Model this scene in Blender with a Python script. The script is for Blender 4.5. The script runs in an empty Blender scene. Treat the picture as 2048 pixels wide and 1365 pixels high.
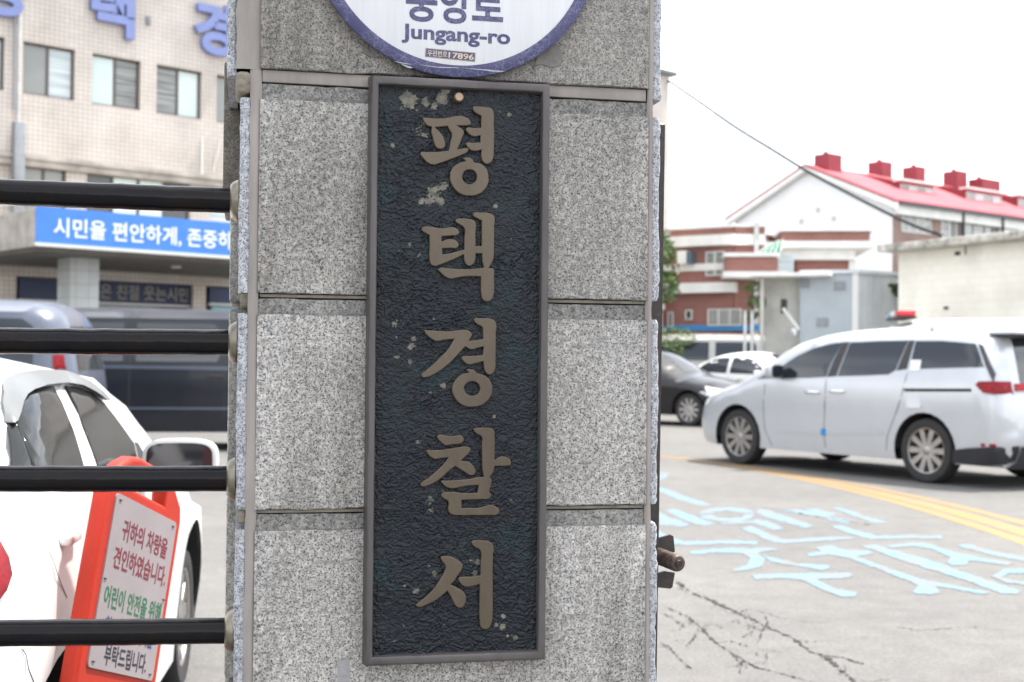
DEBUG = False
import bpy, bmesh, math, random

import numpy as np
from mathutils import Vector, Matrix
from mathutils.geometry import delaunay_2d_cdt

random.seed(7)
RNG = np.random.default_rng(7)
SC = bpy.context.scene
COL = SC.collection
R = math.radians

# ------------------------------------------------------------------ camera
FPX, CX, CY = 2600.0, 1024.0, 682.5          # focal length and centre in photo pixels
CAM_H = 1.33
PITCH = (728 - CY) / FPX
ROLL = 0.009
cp, sp, cr, sr = math.cos(PITCH), math.sin(PITCH), math.cos(ROLL), math.sin(ROLL)
CAM = Vector((0, 0, CAM_H))
cam_right = Vector((cr, -sr * sp, sr * cp))
cam_up = Vector((-sr, -cr * sp, cr * cp))
cam_fwd = Vector((0, cp, sp))
cd = bpy.data.cameras.new('camera')
cam = bpy.data.objects.new('camera', cd)
COL.objects.link(cam)
M = Matrix.Identity(4)
for i, v in enumerate((cam_right, cam_up, -cam_fwd)):
    for k in range(3):
        M[k][i] = v[k]
M.translation = CAM
cam.matrix_world = M
cd.sensor_fit = 'HORIZONTAL'
cd.sensor_width = 22.3
cd.lens = FPX / 2048 * 22.3
cd.clip_start, cd.clip_end = 0.05, 2000
cd.dof.use_dof = True
cd.dof.focus_distance = 2.13
cd.dof.aperture_fstop = 4.2
SC.camera = cam

# ------------------------------------------------------------------ sky, sun, exposure
SUN_EL, SUN_DIR = 67.0, Vector((0.84, 0.54, 0))      # towards the sun, seen from the ground
w = bpy.data.worlds.new('World')
SC.world = w
w.use_nodes = True
wn, wl = w.node_tree.nodes, w.node_tree.links
wn.clear()
wo = wn.new('ShaderNodeOutputWorld')
bg = wn.new('ShaderNodeBackground')
sky = wn.new('ShaderNodeTexSky')
sky.sky_type = 'NISHITA'
sky.sun_disc = False
sky.sun_elevation = R(SUN_EL)
sky.sun_rotation = math.atan2(SUN_DIR.x, SUN_DIR.y)
sky.dust_density = 3.0
sky.air_density = 1.2
hs = wn.new('ShaderNodeHueSaturation')
hs.inputs['Saturation'].default_value = 0.55
tc = wn.new('ShaderNodeTexCoord')
mp = wn.new('ShaderNodeMapping')
mp.inputs['Scale'].default_value = (1.6, 1.6, 4.0)
cn = wn.new('ShaderNodeTexNoise')
cn.inputs['Scale'].default_value = 1.7
cn.inputs['Detail'].default_value = 8
crp = wn.new('ShaderNodeValToRGB')
crp.color_ramp.elements[0].position = 0.38
crp.color_ramp.elements[1].position = 0.62
mx = wn.new('ShaderNodeMix')
mx.data_type = 'RGBA'
mx.inputs[7].default_value = (9.0, 9.2, 9.5, 1)
wl.new(tc.outputs['Generated'], mp.inputs[0])
wl.new(mp.outputs[0], cn.inputs['Vector'])
wl.new(cn.outputs['Fac'], crp.inputs[0])
wl.new(sky.outputs[0], hs.inputs['Color'])
wl.new(hs.outputs[0], mx.inputs[6])
wl.new(crp.outputs[0], mx.inputs[0])
wl.new(mx.outputs[2], bg.inputs[0])
wl.new(bg.outputs[0], wo.inputs[0])
bg.inputs[1].default_value = 0.10
sd = bpy.data.lights.new('sun', 'SUN')
sd.energy = 2.4
sd.angle = R(2.0)
sd.color = (1.0, 0.955, 0.89)
sun = bpy.data.objects.new('sun', sd)
COL.objects.link(sun)
tosun = (SUN_DIR.normalized() * math.cos(R(SUN_EL)) + Vector((0, 0, math.sin(R(SUN_EL)))))
sun.rotation_euler = tosun.to_track_quat('Z', 'Y').to_euler()
sun.location = (8, 6, 30)
vs = SC.view_settings
vs.view_transform = 'Standard'
vs.look = 'None'
vs.gamma = 1.0
vs.use_curve_mapping = False
vs.exposure = 1.85
SC.cycles.max_bounces = 8
SC.cycles.use_denoising = True
SC.cycles.sample_clamp_indirect = 6

# ------------------------------------------------------------------ pixel -> place
def ray(px, py):
    xc, yc = (px - CX) / FPX, -(py - CY) / FPX
    return cam_fwd + cam_right * xc + cam_up * yc
def at_depth(px, py, Y):
    d = ray(px, py)
    return CAM + d * (Y / d.y)
def ground(px, py, z=0.0):
    d = ray(px, py)
    return CAM + d * ((z - CAM.z) / d.z)
class Frame:
    """upright frame: local x along a wall (to the right), local y into depth, z up"""
    def __init__(s, o, ang):
        s.o = Vector((o[0], o[1], 0)); s.a = ang
        s.u = Vector((math.cos(ang), math.sin(ang), 0)); s.v = Vector((-math.sin(ang), math.cos(ang), 0))
    def on(s, px, py, y=0.0):
        d = ray(px, py)
        p0 = s.o + s.v * y
        t = (p0 - CAM).dot(s.v) / d.dot(s.v)
        q = CAM + d * t - s.o
        return q.dot(s.u), q.z
    def at_x(s, px, py, x=0.0):
        """hit with the plane local x = const: returns (y, z)"""
        d = ray(px, py)
        t = (s.o + s.u * x - CAM).dot(s.u) / d.dot(s.u)
        q = CAM + d * t - s.o
        return q.dot(s.v), q.z
    def local(s, p):
        q = p - s.o
        return Vector((q.dot(s.u), q.dot(s.v), p.z))
    def world(s, x, y, z):
        return s.o + s.u * x + s.v * y + Vector((0, 0, z))

# ------------------------------------------------------------------ objects
def link(o, parent=None, **props):
    COL.objects.link(o)
    if parent is not None:
        o.parent = parent
    for k, v in props.items():
        o[k] = v
    return o
def thing(name, label, category, loc=(0, 0, 0), rz=0.0, group=None, rot=None, scale=1.0):
    o = bpy.data.objects.new(name, None)
    o.empty_display_size = 0.1
    o.location = loc
    o.rotation_euler = rot if rot else (0, 0, rz)
    o.scale = (scale,) * 3
    link(o, None, label=label, category=category)
    if group: o['group'] = group
    return o
def mesh_obj(name, verts, faces, mat=None, parent=None, smooth=None, **props):
    me = bpy.data.meshes.new(name)
    me.from_pydata([tuple(v) for v in verts], [], [tuple(f) for f in faces])
    me.validate()
    me.update()
    if smooth is not None:
        me.shade_smooth()
        me.set_sharp_from_angle(angle=R(smooth))
    if mat: me.materials.append(mat)
    return link(bpy.data.objects.new(name, me), parent, **props)
class MB:
    def __init__(s): s.v = []; s.f = []
    def add(s, v, f):
        n = len(s.v)
        s.v += [tuple(p) for p in v]; s.f += [tuple(i + n for i in q) for q in f]
        return s
    def box(s, x0, x1, y0, y1, z0, z1, ch=0.0, m=None):
        if ch <= 0:
            v = [(x, y, z) for x in (x0, x1) for y in (y0, y1) for z in (z0, z1)]
            f = [(0, 1, 3, 2), (4, 6, 7, 5), (0, 4, 5, 1), (2, 3, 7, 6), (0, 2, 6, 4), (1, 5, 7, 3)]
        else:
            bm = bmesh.new()
            bmesh.ops.create_cube(bm, size=1.0)
            for q in bm.verts:
                q.co = ((x0 + x1) / 2 + q.co.x * (x1 - x0), (y0 + y1) / 2 + q.co.y * (y1 - y0), (z0 + z1) / 2 + q.co.z * (z1 - z0))
            bmesh.ops.bevel(bm, geom=bm.edges[:], offset=ch, segments=2, affect='EDGES', profile=0.5)
            bm.verts.index_update()
            v = [q.co.copy() for q in bm.verts]; f = [[q.index for q in p.verts] for p in bm.faces]
            bm.free()
        if m is not None: v = [m @ Vector(p) for p in v]
        return s.add(v, f)
    def prism(s, poly, y0, y1):
        """polygon in x,z extruded in y"""
        n = len(poly)
        v = [(p[0], y0, p[1]) for p in poly] + [(p[0], y1, p[1]) for p in poly]
        f = [tuple(range(n)), tuple(range(2 * n - 1, n - 1, -1))] + [(i, i + n, (i + 1) % n + n, (i + 1) % n) for i in range(n)]
        return s.add(v, f)
    def tube(s, path, r, n=10, cap=True):
        path = [Vector(p) for p in path]
        rs = r if isinstance(r, (list, tuple)) else [r] * len(path)
        v = []; f = []
        for i, p in enumerate(path):
            t = (path[min(i + 1, len(path) - 1)] - path[max(i - 1, 0)]).normalized()
            a = t.cross(Vector((0, 0, 1)))
            if a.length < 1e-3: a = t.cross(Vector((0, 1, 0)))
            a.normalize(); b = t.cross(a)
            for k in range(n):
                th = 2 * math.pi * k / n
                v.append(p + (a * math.cos(th) + b * math.sin(th)) * rs[i])
        for i in range(len(path) - 1):
            for k in range(n):
                f.append((i * n + k, i * n + (k + 1) % n, (i + 1) * n + (k + 1) % n, (i + 1) * n + k))
        if cap:
            f.append(tuple(range(n - 1, -1, -1))); f.append(tuple(range((len(path) - 1) * n, len(path) * n)))
        return s.add(v, f)
    def lathe(s, prof, n=24, m=None):
        """profile of (radius, axial) turned round local z"""
        v = []; f = []
        for r, z in prof:
            for k in range(n):
                a = 2 * math.pi * k / n
                v.append(Vector((r * math.cos(a), r * math.sin(a), z)))
        for i in range(len(prof) - 1):
            for k in range(n):
                f.append((i * n + k, i * n + (k + 1) % n, (i + 1) * n + (k + 1) % n, (i + 1) * n + k))
        if m is not None: v = [m @ p for p in v]
        return s.add(v, f)
    def build(s, name, mat, parent=None, smooth=None, fix=False, **props):
        o = mesh_obj(name, s.v, s.f, mat, parent, smooth, **props)
        if fix:
            bm = bmesh.new(); bm.from_mesh(o.data)
            bmesh.ops.remove_doubles(bm, verts=bm.verts[:], dist=1e-4)
            bmesh.ops.recalc_face_normals(bm, faces=bm.faces[:])
            bm.to_mesh(o.data); bm.free()
        return o
def bx(name, mat, parent, x0, x1, y0, y1, z0, z1, ch=0.0, **props):
    return MB().box(min(x0, x1), max(x0, x1), min(y0, y1), max(y0, y1), min(z0, z1), max(z0, z1), ch).build(name, mat, parent, 40 if ch else None, **props)

def curve_mesh(cu):
    ob = bpy.data.objects.new('tmp', cu)
    COL.objects.link(ob)
    dg = bpy.context.evaluated_depsgraph_get()
    me = bpy.data.meshes.new_from_object(ob.evaluated_get(dg))
    bpy.data.objects.remove(ob); bpy.data.curves.remove(cu)
    return me
def text(name, s, mat, parent, x0, x1, z0, z1, y, depth=0.0, bold=0.0, words=0, **props):
    """lettering fitted to a box on the plane local y; z1=None keeps the aspect"""
    cu = bpy.data.curves.new('tmp', 'FONT')
    cu.body = s; cu.size = 1.0; cu.offset = bold; cu.resolution_u = 4
    cu.extrude = 0.05 if depth else 0.0
    me = curve_mesh(cu)
    co = np.empty(len(me.vertices) * 3); me.vertices.foreach_get('co', co); co = co.reshape(-1, 3)
    lo, hi = co.min(0), co.max(0)
    k = (x1 - x0) / (hi[0] - lo[0])
    kz = k if z1 is None else (z1 - z0) / (hi[1] - lo[1])
    out = np.empty_like(co)
    out[:, 0] = x0 + (co[:, 0] - lo[0]) * k
    out[:, 2] = z0 + (co[:, 1] - lo[1]) * kz
    out[:, 1] = y - (np.where(co[:, 2] > 0, depth, 0) if depth else 0)
    me.vertices.foreach_set('co', out.ravel())
    me.name = name
    me.materials.clear(); me.materials.append(mat)
    me.update()
    if words:
        # one object per word: cut where the gap between glyphs is wide
        fc = sorted(((min(out[i, 0] for i in p.vertices), max(out[i, 0] for i in p.vertices), tuple(p.vertices)) for p in me.polygons))
        gap = words * (out[:, 2].max() - out[:, 2].min()); cl = []; end = None
        for a, b, q in fc:
            if end is None or a > end + gap: cl.append([]); end = b
            cl[-1].append(q); end = max(end, b)
        for c in cl:
            ids = sorted({i for q in c for i in q}); mp_ = {i: k for k, i in enumerate(ids)}
            mesh_obj(name, [tuple(out[i]) for i in ids], [tuple(mp_[i] for i in q) for q in c], mat, parent)
        bpy.data.meshes.remove(me)
        return None
    return link(bpy.data.objects.new(name, me), parent, **props)
def outline_mesh(loops, y0, thick, bevel, res=5, shrink=1.0):
    """closed smooth outlines (x,z) raised from plane y0 towards -y, with a rounded edge"""
    cu = bpy.data.curves.new('tmp', 'CURVE')
    cu.dimensions = '2D'; cu.fill_mode = 'BOTH'; cu.resolution_u = res
    cu.extrude = max(thick / 2 - bevel, 1e-4); cu.bevel_depth = bevel; cu.bevel_resolution = 3; cu.offset = -bevel * shrink
    for lp in loops:
        n = len(lp)
        sl = cu.splines.new('BEZIER'); sl.bezier_points.add(n - 1); sl.use_cyclic_u = True
        for i, p in enumerate(lp):
            b = sl.bezier_points[i]
            b.co = (p[0], p[1], 0)
            a = Vector(lp[i]) - Vector(lp[i - 1]); c = Vector(lp[(i + 1) % n]) - Vector(lp[i])
            ang = abs(a.angle_signed(c, 0.0)) if a.length and c.length else 0
            b.handle_left_type = b.handle_right_type = 'VECTOR' if ang > R(62) else 'AUTO'
    me = curve_mesh(cu)
    co = np.empty(len(me.vertices) * 3); me.vertices.foreach_get('co', co); co = co.reshape(-1, 3)
    out = np.stack([co[:, 0], y0 - (co[:, 2] + thick / 2), co[:, 1]], 1)
    me.vertices.foreach_set('co', out.ravel()); me.update()
    return me

# ------------------------------------------------------------------ materials
def lin(r, g, b):
    f = lambda c: ((c / 255 + 0.055) / 1.055) ** 2.4 if c > 10 else c / 255 / 12.92
    return (f(r), f(g), f(b), 1)
def mat(name, col, rough=0.5, metal=0.0, var=0.0, vscale=8.0, bump=0.0, bscale=60.0, spec=0.5, coat=0.0, col2=None, detail=6, stretch=None):
    """principled material with noise-driven colour variation and fine relief"""
    m = bpy.data.materials.new(name); m.use_nodes = True
    n, l = m.node_tree.nodes, m.node_tree.links
    b = n['Principled BSDF']
    c = tuple(col) + ((1,) if len(col) == 3 else ())
    b.inputs['Base Color'].default_value = c
    b.inputs['Roughness'].default_value = rough
    b.inputs['Metallic'].default_value = metal
    b.inputs['Specular IOR Level'].default_value = spec
    if coat:
        b.inputs['Coat Weight'].default_value = coat; b.inputs['Coat Roughness'].default_value = 0.05
    if var or bump:
        t = n.new('ShaderNodeTexCoord'); mp = n.new('ShaderNodeMapping'); l.new(t.outputs['Object'], mp.inputs[0])
        if stretch: mp.inputs['Scale'].default_value = stretch
    if var:
        no = n.new('ShaderNodeTexNoise'); no.inputs['Scale'].default_value = vscale; no.inputs['Detail'].default_value = detail
        no.inputs['Roughness'].default_value = 0.65
        l.new(mp.outputs[0], no.inputs['Vector'])
        rp = n.new('ShaderNodeValToRGB')
        d = col2 if col2 else tuple(x * (1 - var) for x in c[:3])
        rp.color_ramp.elements[0].position = 0.32; rp.color_ramp.elements[0].color = tuple(d[:3]) + (1,)
        rp.color_ramp.elements[1].position = 0.66; rp.color_ramp.elements[1].color = tuple(min(1, x * (1 + var * 0.5)) for x in c[:3]) + (1,)
        l.new(no.outputs['Fac'], rp.inputs[0]); l.new(rp.outputs[0], b.inputs['Base Color'])
    if bump:
        nb = n.new('ShaderNodeTexNoise'); nb.inputs['Scale'].default_value = bscale; nb.inputs['Detail'].default_value = 6
        l.new(mp.outputs[0], nb.inputs['Vector'])
        bp = n.new('ShaderNodeBump'); bp.inputs['Strength'].default_value = min(1, bump); bp.inputs['Distance'].default_value = 0.004
        l.new(nb.outputs['Fac'], bp.inputs['Height']); l.new(bp.outputs[0], b.inputs['Normal'])
    return m
def granite(name, light, mid, dark, scale=1.0, bump=0.35, stain=0.25):
    m = bpy.data.materials.new(name); m.use_nodes = True
    n, l = m.node_tree.nodes, m.node_tree.links
    b = n['Principled BSDF']; b.inputs['Roughness'].default_value = 0.62
    t = n.new('ShaderNodeTexCoord'); mp = n.new('ShaderNodeMapping'); l.new(t.outputs['Object'], mp.inputs[0])
    def noise(sc, det, ro=0.6):
        q = n.new('ShaderNodeTexNoise'); q.inputs['Scale'].default_value = sc * scale; q.inputs['Detail'].default_value = det
        q.inputs['Roughness'].default_value = ro; l.new(mp.outputs[0], q.inputs['Vector']); return q
    def ramp(src, stops):
        r = n.new('ShaderNodeValToRGB'); e = r.color_ramp.elements
        while len(e) < len(stops): e.new(0.5)
        for k, (p, c) in enumerate(stops): e[k].position = p; e[k].color = (c, c, c, 1) if isinstance(c, float) else tuple(c[:3]) + (1,)
        l.new(src, r.inputs[0]); return r
    def mix(a, bb, fac, mode='MIX'):
        q = n.new('ShaderNodeMix'); q.data_type = 'RGBA'; q.blend_type = mode
        for s_, i in ((a, 6), (bb, 7)):
            if isinstance(s_, tuple): q.inputs[i].default_value = s_
            else: l.new(s_, q.inputs[i])
        if isinstance(fac, float): q.inputs[0].default_value = fac
        else: l.new(fac, q.inputs[0])
        return q.outputs[2]
    g1 = noise(125, 3, 0.75)
    base = ramp(g1.outputs['Fac'], [(0.36, mid), (0.60, light)])
    g2 = noise(270, 2, 0.75)
    dk = ramp(g2.outputs['Fac'], [(0.38, 1.0), (0.49, 0.0)])
    dark = tuple(dark[:3]) + (1,); c = mix(base.outputs[0], dark, dk.outputs[0])
    g4 = noise(420, 2, 0.8)
    sk = ramp(g4.outputs['Fac'], [(0.30, 1.0), (0.37, 0.0)])
    c = mix(c, tuple(x * 0.35 for x in dark[:3]) + (1,), sk.outputs[0])
    g5 = noise(85, 4, 0.75)
    gp = ramp(g5.outputs['Fac'], [(0.40, 0.64), (0.57, 1.08)])
    c = mix(c, gp.outputs[0], 1.0, 'MULTIPLY')
    g3 = noise(5, 5, 0.6)
    st = ramp(g3.outputs['Fac'], [(0.35, 1.0 - stain), (0.65, 1.06)])
    c = mix(c, st.outputs[0], 1.0, 'MULTIPLY')
    l.new(c, b.inputs['Base Color'])
    bp = n.new('ShaderNodeBump'); bp.inputs['Strength'].default_value = bump; bp.inputs['Distance'].default_value = 0.0015
    l.new(g2.outputs['Fac'], bp.inputs['Height']); l.new(bp.outputs[0], b.inputs['Normal'])
    return m
def brick_mat(name, c1, c2, mortar, bw, bh, ms=0.012, rough=0.8, bump=0.6, coords='Object', sheen=0.0):
    """tile or brick joints for surfaces too far off to build each piece; x and z of the object"""
    m = bpy.data.materials.new(name); m.use_nodes = True
    n, l = m.node_tree.nodes, m.node_tree.links
    b = n['Principled BSDF']; b.inputs['Roughness'].default_value = rough
    t = n.new('ShaderNodeTexCoord'); sx = n.new('ShaderNodeSeparateXYZ'); l.new(t.outputs['Object'], sx.inputs[0])
    ad = n.new('ShaderNodeMath'); ad.operation = 'ADD'; l.new(sx.outputs[0], ad.inputs[0]); l.new(sx.outputs[1], ad.inputs[1])
    cx = n.new('ShaderNodeCombineXYZ'); l.new(ad.outputs[0], cx.inputs[0]); l.new(sx.outputs[2], cx.inputs[1])
    bt = n.new('ShaderNodeTexBrick'); l.new(cx.outputs[0], bt.inputs['Vector'])
    bt.inputs['Scale'].default_value = 1.0; bt.inputs['Brick Width'].default_value = bw; bt.inputs['Row Height'].default_value = bh
    bt.inputs['Mortar Size'].default_value = ms; bt.inputs['Mortar Smooth'].default_value = 0.3
    bt.inputs['Color1'].default_value = c1; bt.inputs['Color2'].default_value = c2; bt.inputs['Mortar'].default_value = mortar
    if bw < bh * 1.6: bt.offset = 0.0
    no = n.new('ShaderNodeTexNoise'); no.inputs['Scale'].default_value = 0.7; no.inputs['Detail'].default_value = 6
    l.new(t.outputs['Object'], no.inputs['Vector'])
    rp = n.new('ShaderNodeValToRGB'); rp.color_ramp.elements[0].color = (.8, .79, .77, 1); rp.color_ramp.elements[0].position = .3
    rp.color_ramp.elements[1].color = (1.04, 1.04, 1.04, 1); rp.color_ramp.elements[1].position = .6
    l.new(no.outputs['Fac'], rp.inputs[0])
    mx = n.new('ShaderNodeMix'); mx.data_type = 'RGBA'; mx.blend_type = 'MULTIPLY'; mx.inputs[0].default_value = 1
    l.new(bt.outputs[0], mx.inputs[6]); l.new(rp.outputs[0], mx.inputs[7]); l.new(mx.outputs[2], b.inputs['Base Color'])
    bp = n.new('ShaderNodeBump'); bp.inputs['Strength'].default_value = bump; bp.inputs['Distance'].default_value = 0.006; bp.invert = True
    l.new(bt.outputs['Fac'], bp.inputs['Height']); l.new(bp.outputs[0], b.inputs['Normal'])
    return m

def tri2d(poly, step):
    """constrained triangulation of a polygon with inner grid points"""
    poly = [Vector((p[0], p[1])) for p in poly]
    xs = [p.x for p in poly]; zs = [p.y for p in poly]
    arr = np.array([(p.x, p.y) for p in poly])
    gx = np.arange(min(xs) + step / 2, max(xs), step); gz = np.arange(min(zs) + step / 2, max(zs), step)
    inner = []
    nx = np.roll(arr, -1, 0)
    for x in gx:
        for z in gz:
            cond = ((arr[:, 1] > z) != (nx[:, 1] > z))
            with np.errstate(divide='ignore', invalid='ignore'):
                xi = (nx[:, 0] - arr[:, 0]) * (z - arr[:, 1]) / (nx[:, 1] - arr[:, 1]) + arr[:, 0]
            if (cond & (x < xi)).sum() % 2 == 0: continue
            if np.min((arr[:, 0] - x) ** 2 + (arr[:, 1] - z) ** 2) < (step * .45) ** 2: continue
            inner.append(Vector((x, z)))
    r = delaunay_2d_cdt(poly + inner, [], [list(range(len(poly)))], 1, 1e-6)
    return [(p.x, p.y) for p in r[0]], [tuple(f) for f in r[2]]

# ================================================================== ground
def asphalt():
    m = bpy.data.materials.new('worn_asphalt'); m.use_nodes = True
    n, l = m.node_tree.nodes, m.node_tree.links
    b = n['Principled BSDF']; b.inputs['Roughness'].default_value = 0.9; b.inputs['Specular IOR Level'].default_value = 0.25
    t = n.new('ShaderNodeTexCoord')
    def noise(sc, det, ro=.6):
        q = n.new('ShaderNodeTexNoise'); q.inputs['Scale'].default_value = sc; q.inputs['Detail'].default_value = det
        q.inputs['Roughness'].default_value = ro; l.new(t.outputs['Object'], q.inputs['Vector']); return q
    def ramp(s, a, ca, bb, cb):
        r = n.new('ShaderNodeValToRGB'); r.color_ramp.elements[0].position = a; r.color_ramp.elements[0].color = ca
        r.color_ramp.elements[1].position = bb; r.color_ramp.elements[1].color = cb; l.new(s, r.inputs[0]); return r.outputs[0]
    def mul(a, c):
        q = n.new('ShaderNodeMix'); q.data_type = 'RGBA'; q.blend_type = 'MULTIPLY'; q.inputs[0].default_value = 1
        l.new(a, q.inputs[6]); l.new(c, q.inputs[7]); return q.outputs[2]
    c = ramp(noise(160, 3, .8).outputs['Fac'], .3, (.095, .093, .091, 1), .7, (.21, .205, .195, 1))
    c = mul(c, ramp(noise(.35, 7, .6).outputs['Fac'], .3, (.80, .80, .82, 1), .7, (1.1, 1.09, 1.06, 1)))
    c = mul(c, ramp(noise(42, 4, .8).outputs['Fac'], .34, (.74, .74, .74, 1), .62, (1.08, 1.08, 1.08, 1)))
    c = mul(c, ramp(noise(5, 6, .65).outputs['Fac'], .3, (.86, .86, .86, 1), .65, (1.06, 1.06, 1.06, 1)))
    l.new(c, b.inputs['Base Color'])
    bp = n.new('ShaderNodeBump'); bp.inputs['Strength'].default_value = .5; bp.inputs['Distance'].default_value = .004
    l.new(noise(220, 2).outputs['Fac'], bp.inputs['Height']); l.new(bp.outputs[0], b.inputs['Normal'])
    return m
M_ASPH = asphalt()
road = mesh_obj('road', [(-300, -60, 0), (300, -60, 0), (300, 600, 0), (-300, 600, 0)], [(0, 1, 2, 3)], M_ASPH, None, kind='structure')

def worn_paint(name, col, wear=.45):
    m = bpy.data.materials.new(name); m.use_nodes = True
    n, l = m.node_tree.nodes, m.node_tree.links
    b = n['Principled BSDF']; b.inputs['Roughness'].default_value = .75
    t = n.new('ShaderNodeTexCoord')
    def noise(sc, d):
        q = n.new('ShaderNodeTexNoise'); q.inputs['Scale'].default_value = sc; q.inputs['Detail'].default_value = d; q.inputs['Roughness'].default_value = .7
        l.new(t.outputs['Object'], q.inputs['Vector']); return q.outputs['Fac']
    a = n.new('ShaderNodeMath'); a.operation = 'MULTIPLY_ADD'; l.new(noise(60, 5), a.inputs[0]); a.inputs[1].default_value = .6
    c = n.new('ShaderNodeMath'); c.operation = 'MULTIPLY'; l.new(noise(3, 4), c.inputs[0]); c.inputs[1].default_value = .4
    l.new(c.outputs[0], a.inputs[2])
    r = n.new('ShaderNodeValToRGB'); r.color_ramp.elements[0].position = wear - .04; r.color_ramp.elements[0].color = (.135, .13, .122, 1)
    r.color_ramp.elements[1].position = wear + .07; r.color_ramp.elements[1].color = col
    l.new(a.outputs[0], r.inputs[0]); l.new(r.outputs[0], b.inputs['Base Color'])
    return m
M_YEL = worn_paint('worn_yellow_road_paint', (.245, .15, .05, 1), .415)
M_BLU = worn_paint('worn_blue_road_paint', (.092, .18, .235, 1), .475)
M_CRK = mat('crack_dirt', (.028, .027, .025), .95, var=.4, vscale=20)
def gsheet(name, polys, m, z, key):
    mb = MB()
    rr_ = random.Random(len(polys[0]) * 31 + int(z * 1e5))
    for p in polys:
        q_ = []
        for i in range(len(p)):
            (x0, y0), (x1, y1) = p[i], p[(i + 1) % len(p)]
            k = max(1, int(math.hypot(x1 - x0, y1 - y0) / 16))
            for j in range(k):
                t_ = j / k; q_.append((x0 + (x1 - x0) * t_ + rr_.gauss(0, 3.2), y0 + (y1 - y0) * t_ + rr_.gauss(0, 1.6)))
        pts = [ground(*key(q)) for q in q_]
        v2, f2 = tri2d([(q.x, q.y) for q in pts], 5.0)
        mb.add([(x, y, z) for x, y in v2], f2)
    return mb.build(name, m, road)
Z8 = lambda q: (1310 + q[0] * 738 / 2048, 880 + q[1] * 485 / 1346)
def gribbon(name, line, m, z, key=Z8, wob=0.0, sub=1):
    """band on the ground between an upper and a lower edge given in pixels"""
    up = [ground(*key(q)) for q in line[0]]; lo = [ground(*key(q)) for q in line[1]]
    n = len(up)
    return MB().add([(q.x, q.y, z) for q in up + lo], [(i, i + 1, n + i + 1, n + i) for i in range(n - 1)]).build(name, m, road)
# double yellow centre line sweeping across the drive
def ycurve(t, off):
    # off 0..1 from the far edge to the near edge of the marking group
    x = t
    top = 84 + 0.098 * x + 3.9e-5 * x * x * 1.02
    bot = 92 + 0.113 * x + 6.3e-5 * x * x
    return (x, top + (bot - top) * off)
XS = [-120, 0, 120, 260, 420, 600, 800, 1000, 1250, 1500, 1800, 2100, 2400, 2800]
for a, b in ((0.0, 0.17), (0.30, 0.64), (0.72, 1.0)):
    gribbon('painted_line', ([ycurve(x, a) for x in XS], [ycurve(x, b) for x in XS]), M_YEL, .0018)
# hand-brushed writing in pale blue on the asphalt
BL = [[(15, 262), (60, 270), (200, 325), (330, 362), (260, 370), (120, 330), (20, 290)],
      [(15, 200), (30, 180), (82, 185), (60, 212), (20, 232)],
      [(20, 400), (75, 430), (195, 470), (150, 482), (20, 470)],
      [(50, 392), (110, 385), (210, 420), (335, 468), (270, 480), (170, 450)],
      [(238, 412), (262, 394), (330, 380), (430, 376), (510, 386), (556, 406), (490, 410), (420, 396), (350, 397), (312, 410)],
      [(240, 418), (314, 416), (350, 434), (420, 438), (480, 428), (496, 413), (558, 412), (530, 440), (450, 458), (350, 456), (270, 438)],
      [(355, 462), (470, 452), (560, 448), (600, 458), (480, 468), (372, 472)],
      [(560, 395), (610, 388), (740, 430), (890, 478), (840, 492), (700, 455), (580, 420)],
      [(560, 440), (620, 450), (720, 495), (660, 505), (590, 475), (520, 462)],
      [(690, 398), (760, 388), (860, 395), (960, 420), (1090, 450), (1070, 465), (990, 450), (880, 425), (780, 408)],
      [(820, 378), (900, 384), (1010, 415), (960, 425), (880, 402)],
      [(985, 380), (1030, 378), (1120, 408), (1290, 458), (1230, 468), (1100, 425)],
      [(465, 492), (530, 482), (640, 525), (720, 556), (980, 540), (1080, 538), (1115, 552), (900, 566), (720, 578), (660, 572), (560, 530)],
      [(970, 480), (1040, 478), (1130, 508), (1230, 535), (1400, 530), (1600, 535), (1590, 552), (1400, 550), (1200, 556), (1090, 525)],
      [(15, 500), (60, 530), (160, 566), (400, 560), (575, 566), (570, 582), (350, 580), (180, 590), (80, 580), (15, 560)],
      [(190, 622), (320, 606), (480, 604), (640, 600), (685, 612), (600, 626), (575, 632), (610, 660), (600, 700), (540, 720), (440, 732), (435, 718), (510, 700), (530, 660), (480, 630), (330, 628), (200, 640)],
      [(590, 640), (650, 655), (800, 690), (960, 694), (970, 712), (930, 726), (800, 706), (650, 680)],
      [(530, 750), (700, 744), (880, 742), (1080, 738), (1105, 752), (1070, 770), (900, 778), (980, 820), (1125, 852), (1110, 870), (1040, 876), (940, 840), (820, 782), (700, 770), (560, 780)],
      [(840, 632), (920, 622), (890, 600), (980, 588), (1060, 615), (1180, 618), (1220, 632), (1120, 650), (1300, 715), (1480, 775), (1860, 850), (1820, 860), (1560, 815), (1580, 850), (1530, 862), (1450, 858), (1430, 845), (1460, 810), (1300, 745), (1080, 660), (960, 640), (860, 650)],
      [(1140, 590), (1220, 580), (1340, 615), (1560, 680), (1800, 765), (2030, 840), (2010, 860), (1920, 855), (1700, 775), (1420, 690), (1200, 610)],
      [(1280, 590), (1420, 572), (1530, 580), (1640, 620), (1800, 655), (1990, 685), (1960, 700), (1740, 670), (1730, 695), (1650, 700), (1620, 680), (1640, 655), (1540, 610), (1440, 592), (1320, 604)],
      [(1670, 585), (1740, 580), (1840, 612), (2100, 660), (2100, 690), (1900, 650), (1720, 605)],
      [(1870, 760), (1940, 722), (2090, 715), (2090, 740), (1960, 745), (1930, 765), (1990, 785), (2090, 790), (2090, 812), (1960, 800)]]
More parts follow.
